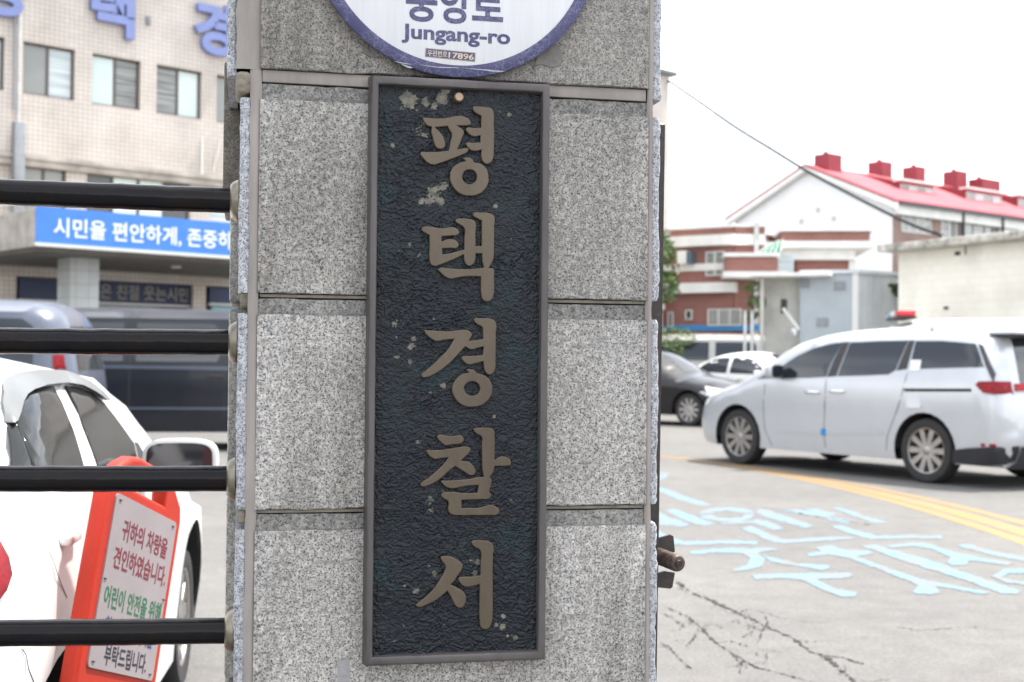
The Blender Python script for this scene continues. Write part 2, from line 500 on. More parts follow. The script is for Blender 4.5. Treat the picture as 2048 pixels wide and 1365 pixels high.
# (separate strokes lie a hair above each other so that crossing strokes never share a plane)
for i, p in enumerate(BL):
    gsheet('painted_stroke', [p], M_BLU, .0018 + .00008 * i, Z8)
# cracks
def crack(name, pts, w0, jit=6.0, seed=1):
    r = random.Random(seed); zk = .00004 * (seed % 64)
    line = []
    for i in range(len(pts) - 1):
        (x0, y0), (x1, y1) = pts[i], pts[i + 1]
        k = 11
        for j in range(k):
            t = j / k
            line.append((x0 + (x1 - x0) * t + r.uniform(-jit, jit) * 1.6, y0 + (y1 - y0) * t + r.uniform(-jit, jit) * .5))
    line.append(pts[-1])
    g = [ground(*Z8(q)) for q in line]
    v = []; f = []
    for i, p in enumerate(g):
        t = (g[min(i + 1, len(g) - 1)] - g[max(i - 1, 0)]); t.z = 0; t.normalize()
        nn = Vector((-t.y, t.x, 0))
        ww = w0 * r.choice((.05, .15, .3, .5, .8, 1.3)) * (0.25 if i in (0, len(g) - 1) else 1)
        v += [(p.x + nn.x * ww, p.y + nn.y * ww, .0040 + zk), (p.x - nn.x * ww, p.y - nn.y * ww, .0040 + zk)]
        if i: f.append((2 * i - 2, 2 * i, 2 * i + 1, 2 * i - 1))
    return mesh_obj(name, v, f, M_CRK, road)
for i, (p, ww) in enumerate([([(120, 790), (200, 850), (330, 900), (460, 965), (540, 1000), (640, 1050), (780, 1110), (860, 1180), (940, 1200), (1010, 1265), (1090, 1330), (1130, 1380)], .007),
                      ([(60, 930), (190, 990), (250, 1045), (340, 1130), (430, 1190), (560, 1265), (700, 1300), (850, 1340), (960, 1390)], .005),
                      ([(460, 965), (520, 940), (600, 960), (620, 1010), (560, 1140)], .003),
                      ([(940, 1200), (1050, 1215), (1160, 1250)], .004),
                      ([(250, 1045), (210, 1110), (170, 1150)], .003), ([(20, 960), (90, 985), (160, 1040)], .003),
                      ([(340, 1130), (420, 1120), (520, 1150)], .0025), ([(640, 1050), (560, 1060), (480, 1100)], .0025),
                      ([(600, 960), (700, 990), (820, 1010), (1000, 1020)], .002), ([(1340, 1040), (1450, 1060), (1650, 1050), (1800, 1040)], .002),
                      ([(850, 1125), (1000, 1120), (1200, 1100)], .0016), ([(20, 1120), (90, 1160), (130, 1220), (210, 1280)], .003),
                      ([(430, 1190), (480, 1240), (470, 1300)], .0025), ([(1090, 1330), (1200, 1345), (1320, 1330)], .003),
                      ([(600, 378), (760, 400), (860, 425), (1000, 440), (1110, 462), (1190, 472)], .006)]):
    crack('crack', p, ww * 1.9, seed=i)
RC = random.Random(77)
for i in range(46):
    bx_, by_ = RC.choice([(140, 830), (330, 930), (470, 980), (560, 1060), (640, 1050), (800, 1130), (930, 1200), (1010, 1260), (260, 1050), (380, 1160), (500, 1240), (700, 1300), (150, 1010), (80, 1150), (1100, 1320), (600, 1180)])
    a_ = RC.uniform(0, 6.28); ln_ = RC.uniform(30, 120); x_, y_ = bx_ + RC.uniform(-40, 40), by_ + RC.uniform(-25, 25)
    crack('crack', [(x_, y_), (x_ + ln_ * .5 * math.cos(a_), y_ + ln_ * .28 * math.sin(a_)), (x_ + ln_ * math.cos(a_ + .5), y_ + ln_ * .5 * math.sin(a_ + .5))], RC.uniform(.0012, .0035), 5.0, 200 + i)

# ================================================================== gate pillar
TH = R(11.5)
D0 = 2.17
p0 = at_depth(905, 728, D0)
PF = Frame((p0.x, p0.y), TH)
def P(px, py, y=0.0): return PF.on(px, py, y)
M_GR = granite('grey_granite', (.48, .455, .415), (.265, .257, .25), (.055, .06, .07), 1.05, .35, .22)
M_GRB = granite('mid_grey_granite', (.41, .385, .345), (.225, .218, .21), (.05, .055, .063), 1.05, .35, .26)
M_GR2 = granite('dull_granite', (.33, .307, .272), (.19, .182, .172), (.055, .055, .06), 1.1, .3, .22)
M_SAW = granite('sawn_granite_edge', (.46, .47, .50), (.30, .31, .34), (.10, .105, .12), 1.3, .6, .12)
M_MORT = mat('sealant_mortar', (.25, .225, .207), .7, var=.25, vscale=18, bump=.3, bscale=40, stretch=(1, 1, .25))
M_JOINT = mat('dirty_joint', (.20, .18, .15), .9, var=.45, vscale=22, bump=.6, bscale=120)
M_CORE = mat('rubble_core', (.10, .088, .07), .95, var=.5, vscale=25, bump=.8, bscale=90)
M_REB = granite('dirty_shaded_rebate_granite', (.32, .305, .275), (.20, .195, .19), (.07, .075, .08), 1.0, .4, .35)  # dull dirty stone, its colour also darkened to stand in for recess shade
pillar = thing('gate_pillar', 'granite clad gate pillar carrying a bronze plaque and a round sign', 'pillar', (PF.o.x, PF.o.y, 0), TH)
xL, xR = P(514, 700)[0], P(1294.5, 700)[0]
zr = lambda px, py: P(px, py)[1]
rows = []   # (z bottom, z top of the row)
zj = [zr(521, 136), zr(517, 586), zr(511, 1020)]
step = zj[1] - zj[2]
rows.append((zj[0], zj[0] + step)); rows.append((zj[0] + step + .006, zj[0] + 2 * step))
for k in range(3):
    bot = zj[k + 1] if k < 2 else zj[2] - step
    rows.append((bot, zj[k] - (.024 if k == 0 else .009)))
zz = zj[2] - step - .009
while zz > .05:
    b0 = max(0.0, zz - step); rows.append((b0, zz)); zz = b0 - .007
def slab(name, m, x0, x1, y0, z0, z1, reb, thick=.03, nseg=36, jit=.0005, seed=0, parent=pillar):
    r = random.Random(seed)
    ch = .0018
    zr_ = z1 - reb if reb else z1
    prof = [(y0 + thick, z0), (y0 + ch, z0), (y0, z0 + ch), (y0, zr_ - ch), (y0 + ch, zr_)]
    if reb: prof += [(y0 + .0095, zr_ + .0015), (y0 + .0095, z1)]
    prof += [(y0 + thick, z1)]
    v = []; f = []; n = len(prof)
    for i in range(nseg + 1):
        x = x0 + (x1 - x0) * i / nseg
        for k, (y, z) in enumerate(prof):
            e = r.gauss(0, jit) if 0 < k < n - 1 else 0
            e2 = r.gauss(0, jit) if 0 < k < n - 1 else 0
            dy = ch if (i in (0, nseg) and k < n - 1 and y < y0 + ch) else 0
            if r.random() < .03 and k in (1, 2): dy += r.uniform(.001, .004)
            v.append((x, y + dy + abs(e2) * .5, z + e))
    for i in range(nseg):
        for k in range(n - 1):
            a = i * n + k
            f.append((a, a + 1, a + n + 1, a + n))
        f.append((i * n, (i + 1) * n, (i + 1) * n + n - 1, i * n + n - 1))
    f.append(tuple(range(n - 1, -1, -1))); f.append(tuple(range(nseg * n, nseg * n + n)))
    o = mesh_obj(name, v, f, m, parent, 35)
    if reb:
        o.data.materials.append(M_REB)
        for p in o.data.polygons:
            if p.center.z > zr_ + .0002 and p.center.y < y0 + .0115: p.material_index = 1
    return o
for i, (a, b) in enumerate(rows):
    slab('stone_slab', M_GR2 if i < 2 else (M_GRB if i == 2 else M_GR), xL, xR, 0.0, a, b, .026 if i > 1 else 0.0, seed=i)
# vertical sealant bands and slabs of the two side faces, seen on edge
def sideslab(x0, x1, y0, y1, z0, z1, seed, out):
    """rough sawn edge of a cladding slab; the arris on the side `out` is chipped"""
    r = random.Random(seed); nz = 46
    v = []; f = []
    ph = [r.uniform(0, 6) for _ in range(4)]
    for i in range(nz + 1):
        t = i / nz; z = z0 + (z1 - z0) * t
        wav = .0011 * math.sin(9 * t + ph[0]) + .0007 * math.sin(31 * t + ph[1])
        chip = (.003 if i in (0, nz) else 0) + (r.uniform(0, .002) if r.random() < .12 else 0)
        j = lambda s: r.gauss(0, s)
        xo, xi = (x0, x1) if out < 0 else (x1, x0)
        sg = 1 if out < 0 else -1
        ring = [(xi, y1), (xi, y0 + .002 + abs(j(.0005))), (xi + -sg * .004, y0 + abs(j(.0006))), (xo + sg * (.003 + chip) + wav, y0 + abs(j(.0007))),
                (xo + sg * chip * .6 + wav + j(.0003), y0 + .003 + chip + abs(j(.0006))), (xo, y0 + .03), (xo, y1)]
        v += [(x, y, z) for x, y in ring]
    n = 7
    for i in range(nz):
        for k in range(n):
            a, b = i * n + k, i * n + (k + 1) % n
            f.append((a, b, b + n, a + n))
    f.append(tuple(range(n - 1, -1, -1))); f.append(tuple(range(nz * n, nz * n + n)))
    o = MB().add(v, f).build('side_slab', M_SAW if seed % 2 else M_SAW, pillar, 50, fix=True)
    return o
PD = .60          # depth of the pillar
xl_o, xl_i = P(474.5, 700, .006)[0], P(496, 700, .006)[0]
xl_o1, xl_i1 = P(455, 60, .006)[0], P(474, 60, .006)[0]
xr_i, xr_o = P(1302, 700, .006)[0], P(1317.5, 700, .006)[0]
xr_o1 = P(1324, 60, .006)[0]
for i, (a, b) in enumerate(rows):
    up = i < 2
    sideslab(xl_o1 if up else xl_o, xl_i1 if up else xl_i, .012 if up else .006, PD, a + (.0 if not up else -.012), b - (.024 if not up else .004) , 11 + i, -1)
    sideslab(xr_i, xr_o1 if up else xr_o, .006, PD, a - (.018 if up else .0), b - (.024 if not up else .022), 41 + i, 1)
ztop = rows[1][1]
def sealant(x0, x1, z0, z1, y, seed):
    r = random.Random(seed); n = 60; v = []; f = []
    for i in range(n + 1):
        z = z0 + (z1 - z0) * i / n
        for k in range(7):
            t = k / 6
            edge = 0 if 0 < k < 6 else r.uniform(-.0016, .0012)
            v.append((x0 + (x1 - x0) * t + (edge if k == 0 else -edge), y + .0035 * (2 * t - 1) ** 2 + r.gauss(0, .00012), z))
    for i in range(n):
        for k in range(6):
            a = i * 7 + k; f.append((a, a + 1, a + 8, a + 7))
    return mesh_obj('sealant_band', v, f, M_MORT, pillar, 60)
sealant(xl_i1 - .001, xL + .0015, zj[0] - .002, ztop, .0035, 1)
sealant(xl_i - .001, xL + .0015, 0, zj[0] - .002, .0030, 2)
sealant(xR - .0015, xr_i + .001, 0, ztop, .0035, 3)
for k in range(3):
    zb = zj[k]
    MB().box(xL + .003, xR - .003, .0072, .02, zb - (.021 if k == 0 else .0065), zb - .0012, .0012).build('joint_mortar', M_JOINT if k else M_MORT, pillar, 40)
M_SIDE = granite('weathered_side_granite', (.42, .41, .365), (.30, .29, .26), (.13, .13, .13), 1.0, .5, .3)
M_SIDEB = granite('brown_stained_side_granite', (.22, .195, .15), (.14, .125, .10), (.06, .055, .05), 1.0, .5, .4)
M_PLUG = mat('rough_mortar_plug', (.21, .185, .15), .95, var=.4, vscale=40, bump=.9, bscale=150)
xs_b = P(458, 800, .5)[0]; xs_t = P(451, 250, .5)[0]
zbar = P(470, 372, .06)[1]
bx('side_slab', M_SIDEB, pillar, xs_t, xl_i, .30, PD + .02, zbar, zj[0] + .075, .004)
for k_, zz_ in enumerate(zj):
    if k_ == 0: MB().box(P(471, 165)[0], P(503, 165)[0], .003, .10, P(500, 187)[1], P(500, 141)[1], .008).build('joint_plug', M_PLUG, pillar, 50)
    else: MB().box(xl_o + .003, xl_i + .002, .012, .09, zz_ - .024, zz_ + .002, .004).build('joint_plug', M_PLUG, pillar, 50)
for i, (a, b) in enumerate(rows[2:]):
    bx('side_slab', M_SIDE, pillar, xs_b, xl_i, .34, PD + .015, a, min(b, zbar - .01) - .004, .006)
bx('core', M_CORE, pillar, xl_i + .002, xr_i - .002 + .004, .026, PD - .01, 0, ztop - .01)
# cap stones (above the picture) and plinth keep the pillar whole
MB().box(xl_o1 - .04, xr_o1 + .04, -.05, PD + .05, ztop, ztop + .12, .01).build('cap_stone', M_GR2, pillar, 40)
# glue smears round the sign, tape scrap low down
M_GLUE = mat('old_glue', (.13, .12, .105), .45, var=.35, vscale=30, bump=.5, bscale=60)
def traced(name, pts, key, m, parent, y0, thick, bevel, fr=PF, res=4, shrink=1.0, **props):
    me = outline_mesh([[fr.on(*key(q), y0 - thick) for q in lp] for lp in pts], y0, thick, bevel, res, shrink)
    me.materials.clear(); me.materials.append(m); me.name = name
    me.shade_smooth(); me.set_sharp_from_angle(angle=R(40))
    return link(bpy.data.objects.new(name, me), parent, **props)
K = lambda x0, y0, s: (lambda q: (x0 + q[0] * s, y0 + q[1] * s))
traced('glue_smear', [[(1068, 132), (1076, 112), (1098, 96), (1110, 92), (1122, 100), (1124, 120), (1118, 131), (1100, 135), (1084, 130)]], K(0, 0, 1), M_GLUE, pillar, .0004, .0016, .0006)
traced('glue_smear', [[(722, 88), (734, 95), (752, 112), (776, 116), (762, 116), (740, 113), (728, 106)]], K(0, 0, 1), M_GLUE, pillar, .0004, .0014, .0005)
M_TAPE = mat('tape_scrap', (.25, .245, .25), .35, var=.25, vscale=60, stretch=(1, 1, 4))
traced('tape_scrap', [[(674, 1320), (699, 1318), (700, 1345), (698, 1380), (673, 1380), (675, 1350)]], K(0, 0, 1), M_TAPE, pillar, .0003, .0008, .0002)

# ================================================================== bronze plaque
M_BRZ = mat('weathered_bronze_frame', (.092, .083, .083), .5, .5, var=.35, vscale=9, bump=.12, bscale=200, stretch=(1, 1, .3))
M_LET = mat('rubbed_bronze_letters', (.088, .068, .048), .40, .45, var=.22, vscale=14, bump=.15, bscale=300, stretch=(1, 1, .25))
plq = thing('bronze_plaque', 'tall dark bronze plaque with five raised brush-style letters in a frame', 'plaque', (PF.o.x, PF.o.y, 0), TH)
YF, YP = -.034, -.020
ox0, oz1 = P(740, 150, YF); ox1 = P(1098, 400, YF)[0]; oz0 = P(737, 1333, YF)[1]
ox0 = (ox0 + P(737, 1333, YF)[0]) / 2
oz1 = (oz1 + P(1098, 170, YF)[1]) / 2; oz0 = (oz0 + P(1093, 1319, YF)[1]) / 2
ix0 = P(751.5, 700, YF)[0]; ix1 = P(1081.5, 700, YF)[0]; iz1 = P(915, 176, YF)[1]; iz0 = P(915, 1309, YF)[1]
def frame_ring():
    # rings from the wall outwards and into the panel: (expand of the outer rectangle, y)
    rings = []
    def rect(x0, x1, z0, z1, y, n=(14, 46)):
        p = []
        for i in range(n[0]): p.append((x0 + (x1 - x0) * i / n[0], y, z0))
        for i in range(n[1]): p.append((x1, y, z0 + (z1 - z0) * i / n[1]))
        for i in range(n[0]): p.append((x1 + (x0 - x1) * i / n[0], y, z1))
        for i in range(n[1]): p.append((x0, y, z1 + (z0 - z1) * i / n[1]))
        return p
    e = .0035
    for d, y in ((e, 0.001), (e * .5, YF * .5), (.0004, YF + .002), (-.0016, YF + .0003), (-.004, YF)):
        rings.append(rect(ox0 - d, ox1 + d, oz0 - d, oz1 + d, y))
    for d, y in ((.003, YF), (.0012, YF + .0004), (0, YF + .002), (-.002, YP + .003)):
        rings.append(rect(ix0 - d, ix1 + d, iz0 - d, iz1 + d, y))
    r = random.Random(3); n = len(rings[0]); v = []; f = []
    for rg in rings: v += [(x + r.gauss(0, .00018), y + r.gauss(0, .00015), z + r.gauss(0, .00018)) for x, y, z in rg]
    for i in range(len(rings) - 1):
        for k in range(n):
            f.append((i * n + k, i * n + (k + 1) % n, (i + 1) * n + (k + 1) % n, (i + 1) * n + k))
    return MB().add(v, f).build('frame', M_BRZ, plq, 40, fix=True)
frame_ring()
# hammered leather-grain panel: real relief on a dense sheet, paint scraps stored on the sheet
def vnoise(x, y, seed):
    g = np.random.default_rng(seed).random((256, 256))
    xi, yi = np.floor(x).astype(int), np.floor(y).astype(int); fx, fy = x - xi, y - yi
    fx = fx * fx * (3 - 2 * fx); fy = fy * fy * (3 - 2 * fy)
    a = g[xi % 256, yi % 256]; b = g[(xi + 1) % 256, yi % 256]; c = g[xi % 256, (yi + 1) % 256]; d = g[(xi + 1) % 256, (yi + 1) % 256]
    return a * (1 - fx) * (1 - fy) + b * fx * (1 - fy) + c * (1 - fx) * fy + d * fx * fy
def panel():
    nx, nz = 300, 1000
    X, Z = np.meshgrid(np.linspace(ix0 - .004, ix1 + .004, nx), np.linspace(iz0 - .004, iz1 + .004, nz), indexing='ij')
    wx = X * 165 + 2.4 * vnoise(X * 90 + 9, Z * 90 + 3, 5); wz = Z * 250 + 2.4 * vnoise(X * 90 + 40, Z * 90 + 7, 6)
    n1 = 1 - np.abs(2 * vnoise(wx + 500, wz + 500, 1) - 1)
    n2 = 1 - np.abs(2 * vnoise(wx * 2.1 + 90, wz * 2.0 + 31, 2) - 1)
    n3 = vnoise(X * 22 + 9, Z * 22 + 77, 3); n4 = vnoise(X * 9 + 9, Z * 6 + 77, 4)
    h = (.0024 * n1 ** 1.3 + .0016 * n2) * (.45 + .9 * n3) + .0006 * n4
    # scraps of old paint: (photo px x, y, radius px, strength)
    fl = [(818, 203, 26, 1.0), (852, 207, 17, .9), (885, 200, 18, 1.1), (892, 182, 14, .9), (868, 213, 12, .9), (830, 262, 12, .5), (838, 262, 18, .6), (850, 270, 14, .7),
          (848, 245, 16, .55), (825, 272, 12, .5), (786, 292, 9, .7), (870, 385, 22, .75), (888, 372, 16, .8), (858, 404, 13, .9), (842, 402, 12, .8), (882, 402, 15, .9),
          (1018, 230, 6, 1), (998, 222, 7, .7), (990, 412, 8, .9), (822, 478, 10, .5), (815, 490, 12, .5), (795, 502, 8, .8), (838, 512, 9, .5), (1022, 480, 5, .8),
          (822, 694, 11, 1.0), (826, 678, 8, .8), (793, 676, 8, .6), (788, 650, 16, .6), (805, 645, 10, .6), (868, 692, 12, .5), (886, 772, 8, 1.1), (795, 715, 10, .6),
          (820, 724, 8, .7), (868, 640, 7, .6), (860, 782, 9, .5), (838, 884, 12, .7), (850, 870, 10, .6), (1022, 1000, 6, .8), (988, 832, 7, .8), (1030, 832, 5, .8),
          (856, 1000, 20, .5), (880, 980, 16, .45), (862, 1020, 12, .5), (895, 1005, 10, .45), (952, 1122, 14, .8), (940, 1120, 9, .7), (952, 1148, 14, .7), (868, 1146, 8, .9),
          (833, 1182, 10, .8), (858, 1132, 6, .7), (806, 1250, 8, .6), (808, 1172, 6, .8), (1006, 1232, 6, 1.1), (1005, 1252, 12, .9), (992, 1250, 7, .9), (1030, 1275, 10, .9),
          (1014, 1272, 6, .8), (790, 1280, 9, .5), (780, 1265, 14, .4), (1080, 900, 5, .8), (1081, 1120, 5, .8), (1080, 1300, 8, .7), (760, 1310, 10, .6), (890, 1250, 6, .6)]
    k = np.zeros_like(X)
    mpx = .83e-3
    for a, b, rr, st in fl:
        cx, cz = P(a, b, YP)
        d = np.sqrt((X - cx) ** 2 + ((Z - cz) * 1.0) ** 2) / (rr * mpx)
        k = np.maximum(k, np.clip(1.25 - d, 0, 1) * st)
    nn = .5 * vnoise(X * 300, Z * 380, 11) + .3 * vnoise(X * 560, Z * 640, 12) + .55 * vnoise(X * 130, Z * 150, 13)
    fk = np.clip((k * 1.25 - nn - .06) * 9, 0, 1) * (k > .01)
    h = h * (1 - .55 * fk) + .0011 * fk
    co = np.stack([X, YP - h, Z], -1).reshape(-1, 3)
    i, j = np.meshgrid(np.arange(nx - 1), np.arange(nz - 1), indexing='ij'); a = (i * nz + j).ravel()
    fc = np.stack([a, a + nz, a + nz + 1, a + 1], 1)
    me = bpy.data.meshes.new('panel')
    me.vertices.add(len(co)); me.vertices.foreach_set('co', co.ravel())
    me.loops.add(fc.size); me.loops.foreach_set('vertex_index', fc.ravel())
    me.polygons.add(len(fc)); me.polygons.foreach_set('loop_start', np.arange(0, fc.size, 4))
    me.update(); me.validate(); me.shade_smooth()
    at = me.attributes.new('paint_scrap', 'FLOAT', 'POINT'); at.data.foreach_set('value', fk.ravel().astype(np.float32))
    m = bpy.data.materials.new('patinated_bronze_panel'); m.use_nodes = True
    n, l = m.node_tree.nodes, m.node_tree.links
    b = n['Principled BSDF']; b.inputs['Metallic'].default_value = .0; b.inputs['Specular IOR Level'].default_value = .26
    t = n.new('ShaderNodeTexCoord'); no = n.new('ShaderNodeTexNoise'); no.inputs['Scale'].default_value = 12; no.inputs['Detail'].default_value = 9
    no.inputs['Roughness'].default_value = .7; l.new(t.outputs['Object'], no.inputs['Vector'])
    rp = n.new('ShaderNodeValToRGB'); e = rp.color_ramp.elements
    e[0].position = .36; e[0].color = (.004, .006, .012, 1); e[1].position = .68; e[1].color = (.007, .022, .027, 1)
    q = e.new(.54); q.color = (.007, .0095, .013, 1)
    l.new(no.outputs['Fac'], rp.inputs[0])
    av = n.new('ShaderNodeAttribute'); av.attribute_name = 'paint_scrap'
    n2 = n.new('ShaderNodeTexNoise'); n2.inputs['Scale'].default_value = 90; n2.inputs['Detail'].default_value = 5; l.new(t.outputs['Object'], n2.inputs['Vector'])
    r2 = n.new('ShaderNodeValToRGB'); r2.color_ramp.elements[0].color = (.075, .075, .066, 1); r2.color_ramp.elements[1].color = (.21, .195, .155, 1)
    r2.color_ramp.elements[0].position = .35; r2.color_ramp.elements[1].position = .7
    l.new(n2.outputs['Fac'], r2.inputs[0])
    mx = n.new('ShaderNodeMix'); mx.data_type = 'RGBA'; l.new(av.outputs['Fac'], mx.inputs[0]); l.new(rp.outputs[0], mx.inputs[6]); l.new(r2.outputs[0], mx.inputs[7])
    l.new(mx.outputs[2], b.inputs['Base Color'])
    mr = n.new('ShaderNodeMath'); mr.operation = 'MULTIPLY_ADD'; l.new(av.outputs['Fac'], mr.inputs[0]); mr.inputs[1].default_value = .5; mr.inputs[2].default_value = .27
    l.new(mr.outputs[0], b.inputs['Roughness'])
    n3_ = n.new('ShaderNodeTexNoise'); n3_.inputs['Scale'].default_value = 420; n3_.inputs['Detail'].default_value = 3; l.new(t.outputs['Object'], n3_.inputs['Vector'])
    bp = n.new('ShaderNodeBump'); bp.inputs['Strength'].default_value = .9; bp.inputs['Distance'].default_value = .0013
    l.new(n3_.outputs['Fac'], bp.inputs['Height']); l.new(bp.outputs[0], b.inputs['Normal'])
    me.materials.append(m)
    return link(bpy.data.objects.new('panel', me), plq)
panel()
def circ(cx, cy, rx, ry, n=14): return [(cx + rx * math.cos(2 * math.pi * k / n), cy + ry * math.sin(2 * math.pi * k / n)) for k in range(n)]
ZS = 200 / 1365
LET = [((820, 200), [
 [[(172, 235), (260, 240), (380, 245), (480, 240), (580, 220), (680, 208), (760, 225), (815, 260), (838, 300), (830, 345), (790, 358), (670, 360), (720, 395), (745, 440), (725, 510), (690, 600), (662, 665), (720, 655), (790, 648), (812, 680), (790, 720), (700, 765), (560, 820), (420, 870), (315, 895), (245, 870), (180, 810), (130, 745), (150, 702), (250, 705), (380, 702), (470, 692), (523, 685), (545, 570), (562, 465), (535, 420), (510, 368), (440, 375), (360, 383), (420, 440), (470, 520), (490, 600), (475, 655), (420, 680), (360, 660), (325, 600), (305, 520), (285, 440), (290, 378), (240, 360), (190, 310), (172, 270)]],
 [[(860, 85), (940, 80), (1040, 90), (1110, 105), (1145, 145), (1155, 200), (1155, 350), (1160, 500), (1155, 650), (1148, 780), (1110, 860), (1050, 885), (1000, 860), (968, 790), (968, 692), (900, 708), (830, 695), (780, 650), (752, 600), (775, 575), (850, 578), (955, 573), (955, 497), (880, 510), (810, 480), (765, 430), (750, 395), (785, 370), (870, 376), (965, 372), (965, 225), (900, 190), (855, 140), (850, 105)]],
 [[(540, 1040), (555, 960), (610, 890), (680, 850), (745, 832), (712, 795), (760, 778), (820, 785), (865, 810), (880, 845), (960, 860), (1020, 900), (1065, 970), (1082, 1060), (1070, 1160), (1010, 1250), (920, 1305), (820, 1320), (720, 1305), (630, 1250), (565, 1160), (542, 1100)], circ(815, 1053, 92, 92)]]),
 ((820, 410), [
 [[(150, 330), (170, 300), (240, 285), (310, 295), (400, 312), (480, 310), (560, 297), (630, 310), (672, 350), (680, 390), (650, 420), (560, 430), (440, 440), (440, 490), (500, 465), (560, 460), (630, 480), (668, 525), (670, 570), (635, 600), (560, 600), (447, 605), (450, 668), (540, 655), (640, 630), (735, 605), (735, 460), (735, 325), (680, 280), (625, 245), (610, 215), (640, 185), (720, 178), (800, 183), (870, 200), (900, 230), (903, 380), (905, 555), (972, 555), (972, 400), (972, 222), (910, 190), (860, 160), (845, 125), (880, 97), (960, 97), (1050, 100), (1130, 125), (1160, 160), (1158, 300), (1158, 480), (1155, 650), (1150, 740), (1120, 810), (1090, 855), (1140, 865), (1158, 900), (1155, 1000), (1160, 1120), (1150, 1240), (1110, 1310), (1050, 1330), (990, 1300), (965, 1220), (960, 1100), (962, 988), (860, 985), (740, 990), (640, 1005), (560, 1020), (480, 990), (410, 930), (370, 885), (395, 858), (460, 848), (530, 860), (640, 868), (780, 870), (900, 864), (1000, 850), (980, 760), (978, 675), (905, 672), (900, 760), (860, 825), (800, 843), (750, 800), (732, 740), (728, 690), (640, 735), (520, 785), (400, 832), (330, 846), (275, 810), (258, 740), (260, 560), (258, 420), (200, 390), (160, 360)]]]),
 ((820, 625), [
 [[(190, 235), (300, 240), (420, 248), (560, 252), (660, 238), (740, 230), (810, 245), (850, 285), (852, 325), (820, 380), (900, 372), (990, 360), (988, 260), (985, 215), (930, 180), (880, 140), (860, 105), (880, 80), (960, 72), (1060, 75), (1140, 95), (1180, 140), (1182, 300), (1180, 480), (1178, 640), (1172, 770), (1140, 840), (1090, 862), (1040, 840), (1005, 770), (995, 680), (920, 700), (800, 722), (740, 690), (700, 640), (690, 605), (740, 590), (860, 588), (990, 575), (998, 480), (930, 495), (840, 517), (790, 500), (755, 478), (690, 550), (590, 660), (470, 765), (340, 850), (220, 897), (165, 893), (140, 855), (180, 815), (300, 715), (420, 600), (520, 490), (590, 375), (480, 385), (360, 402), (290, 370), (230, 320), (195, 275)]],
 [[(568, 1040), (590, 960), (650, 880), (720, 835), (790, 820), (758, 775), (820, 768), (880, 785), (915, 822), (1000, 845), (1070, 890), (1120, 960), (1135, 1040), (1120, 1130), (1060, 1220), (970, 1280), (860, 1300), (750, 1290), (650, 1230), (590, 1140), (568, 1080)], circ(848, 1042, 100, 90)]]),
 ((830, 845), [
 [[(295, 205), (315, 170), (360, 163), (450, 178), (560, 175), (630, 172), (665, 205), (675, 240), (650, 285), (600, 305), (500, 314), (415, 326), (365, 290), (310, 235)]],
 [[(142, 370), (250, 372), (380, 367), (500, 350), (600, 332), (690, 324), (750, 340), (768, 375), (740, 430), (690, 480), (648, 520), (740, 535), (800, 590), (835, 645), (835, 690), (800, 728), (750, 733), (680, 690), (600, 640), (550, 610), (480, 660), (400, 735), (320, 800), (200, 865), (100, 888), (62, 860), (80, 825), (180, 755), (300, 650), (390, 560), (440, 492), (350, 500), (280, 512), (210, 480), (160, 425)]],
 [[(785, 80), (860, 68), (960, 65), (1040, 75), (1085, 105), (1095, 160), (1097, 300), (1095, 500), (1150, 465), (1220, 460), (1290, 490), (1320, 540), (1305, 590), (1260, 602), (1095, 608), (1085, 660), (1060, 715), (1030, 750), (1055, 780), (1050, 850), (1020, 950), (1045, 975), (1045, 1020), (1000, 1055), (900, 1060), (780, 1065), (645, 1070), (645, 1165), (760, 1162), (880, 1158), (960, 1135), (1040, 1122), (1110, 1145), (1155, 1185), (1160, 1230), (1120, 1270), (1000, 1278), (800, 1278), (600, 1280), (490, 1262), (447, 1205), (447, 1085), (390, 1050), (352, 1000), (370, 960), (440, 945), (540, 945), (640, 958), (740, 960), (850, 955), (860, 868), (760, 872), (640, 890), (520, 912), (430, 895), (375, 850), (348, 812), (358, 790), (480, 788), (640, 776), (760, 764), (860, 742), (930, 740), (915, 660), (908, 500), (905, 300), (905, 205), (850, 170), (800, 125)]]]),
 ((820, 1070), [
 [[(410, 295), (470, 285), (550, 290), (630, 325), (700, 375), (728, 420), (715, 480), (660, 560), (600, 650), (568, 680), (650, 720), (730, 770), (770, 830), (768, 920), (735, 985), (690, 1008), (630, 990), (585, 920), (545, 840), (510, 778), (450, 830), (350, 905), (240, 960), (130, 997), (80, 985), (78, 955), (120, 915), (230, 825), (330, 720), (410, 600), (460, 510), (480, 435), (440, 375), (415, 335)]],
 [[(840, 90), (860, 72), (960, 70), (1050, 75), (1110, 100), (1145, 145), (1142, 300), (1138, 500), (1138, 700), (1140, 900), (1138, 1080), (1120, 1220), (1080, 1285), (1020, 1300), (965, 1270), (945, 1180), (938, 1040), (942, 850), (945, 685), (880, 705), (800, 718), (730, 710), (680, 665), (648, 610), (672, 577), (740, 567), (850, 565), (955, 550), (955, 400), (950, 215), (890, 180), (840, 130)]]])]
for (ox, oy), groups in LET:
    lo = None; n = 0
    loops = [lp for g in groups for lp in g]
    traced('letter', loops, K(ox, oy, ZS), M_LET, plq, YP, .0088, .0016, res=5, shrink=1.5)
# fixing pin
M_PIN = mat('brass_pin', (.27, .19, .125), .38, .7, var=.25, vscale=60)
px_, pz_ = P(918, 195, YP - .012)
MB().lathe([(0, .016), (.0062, .016), (.0078, .0145), (.0082, .012), (.0082, 0)], 20, Matrix.Translation((px_, YP, pz_)) @ Matrix.Rotation(R(90), 4, 'X')).build('fixing_pin', M_PIN, plq, 40)

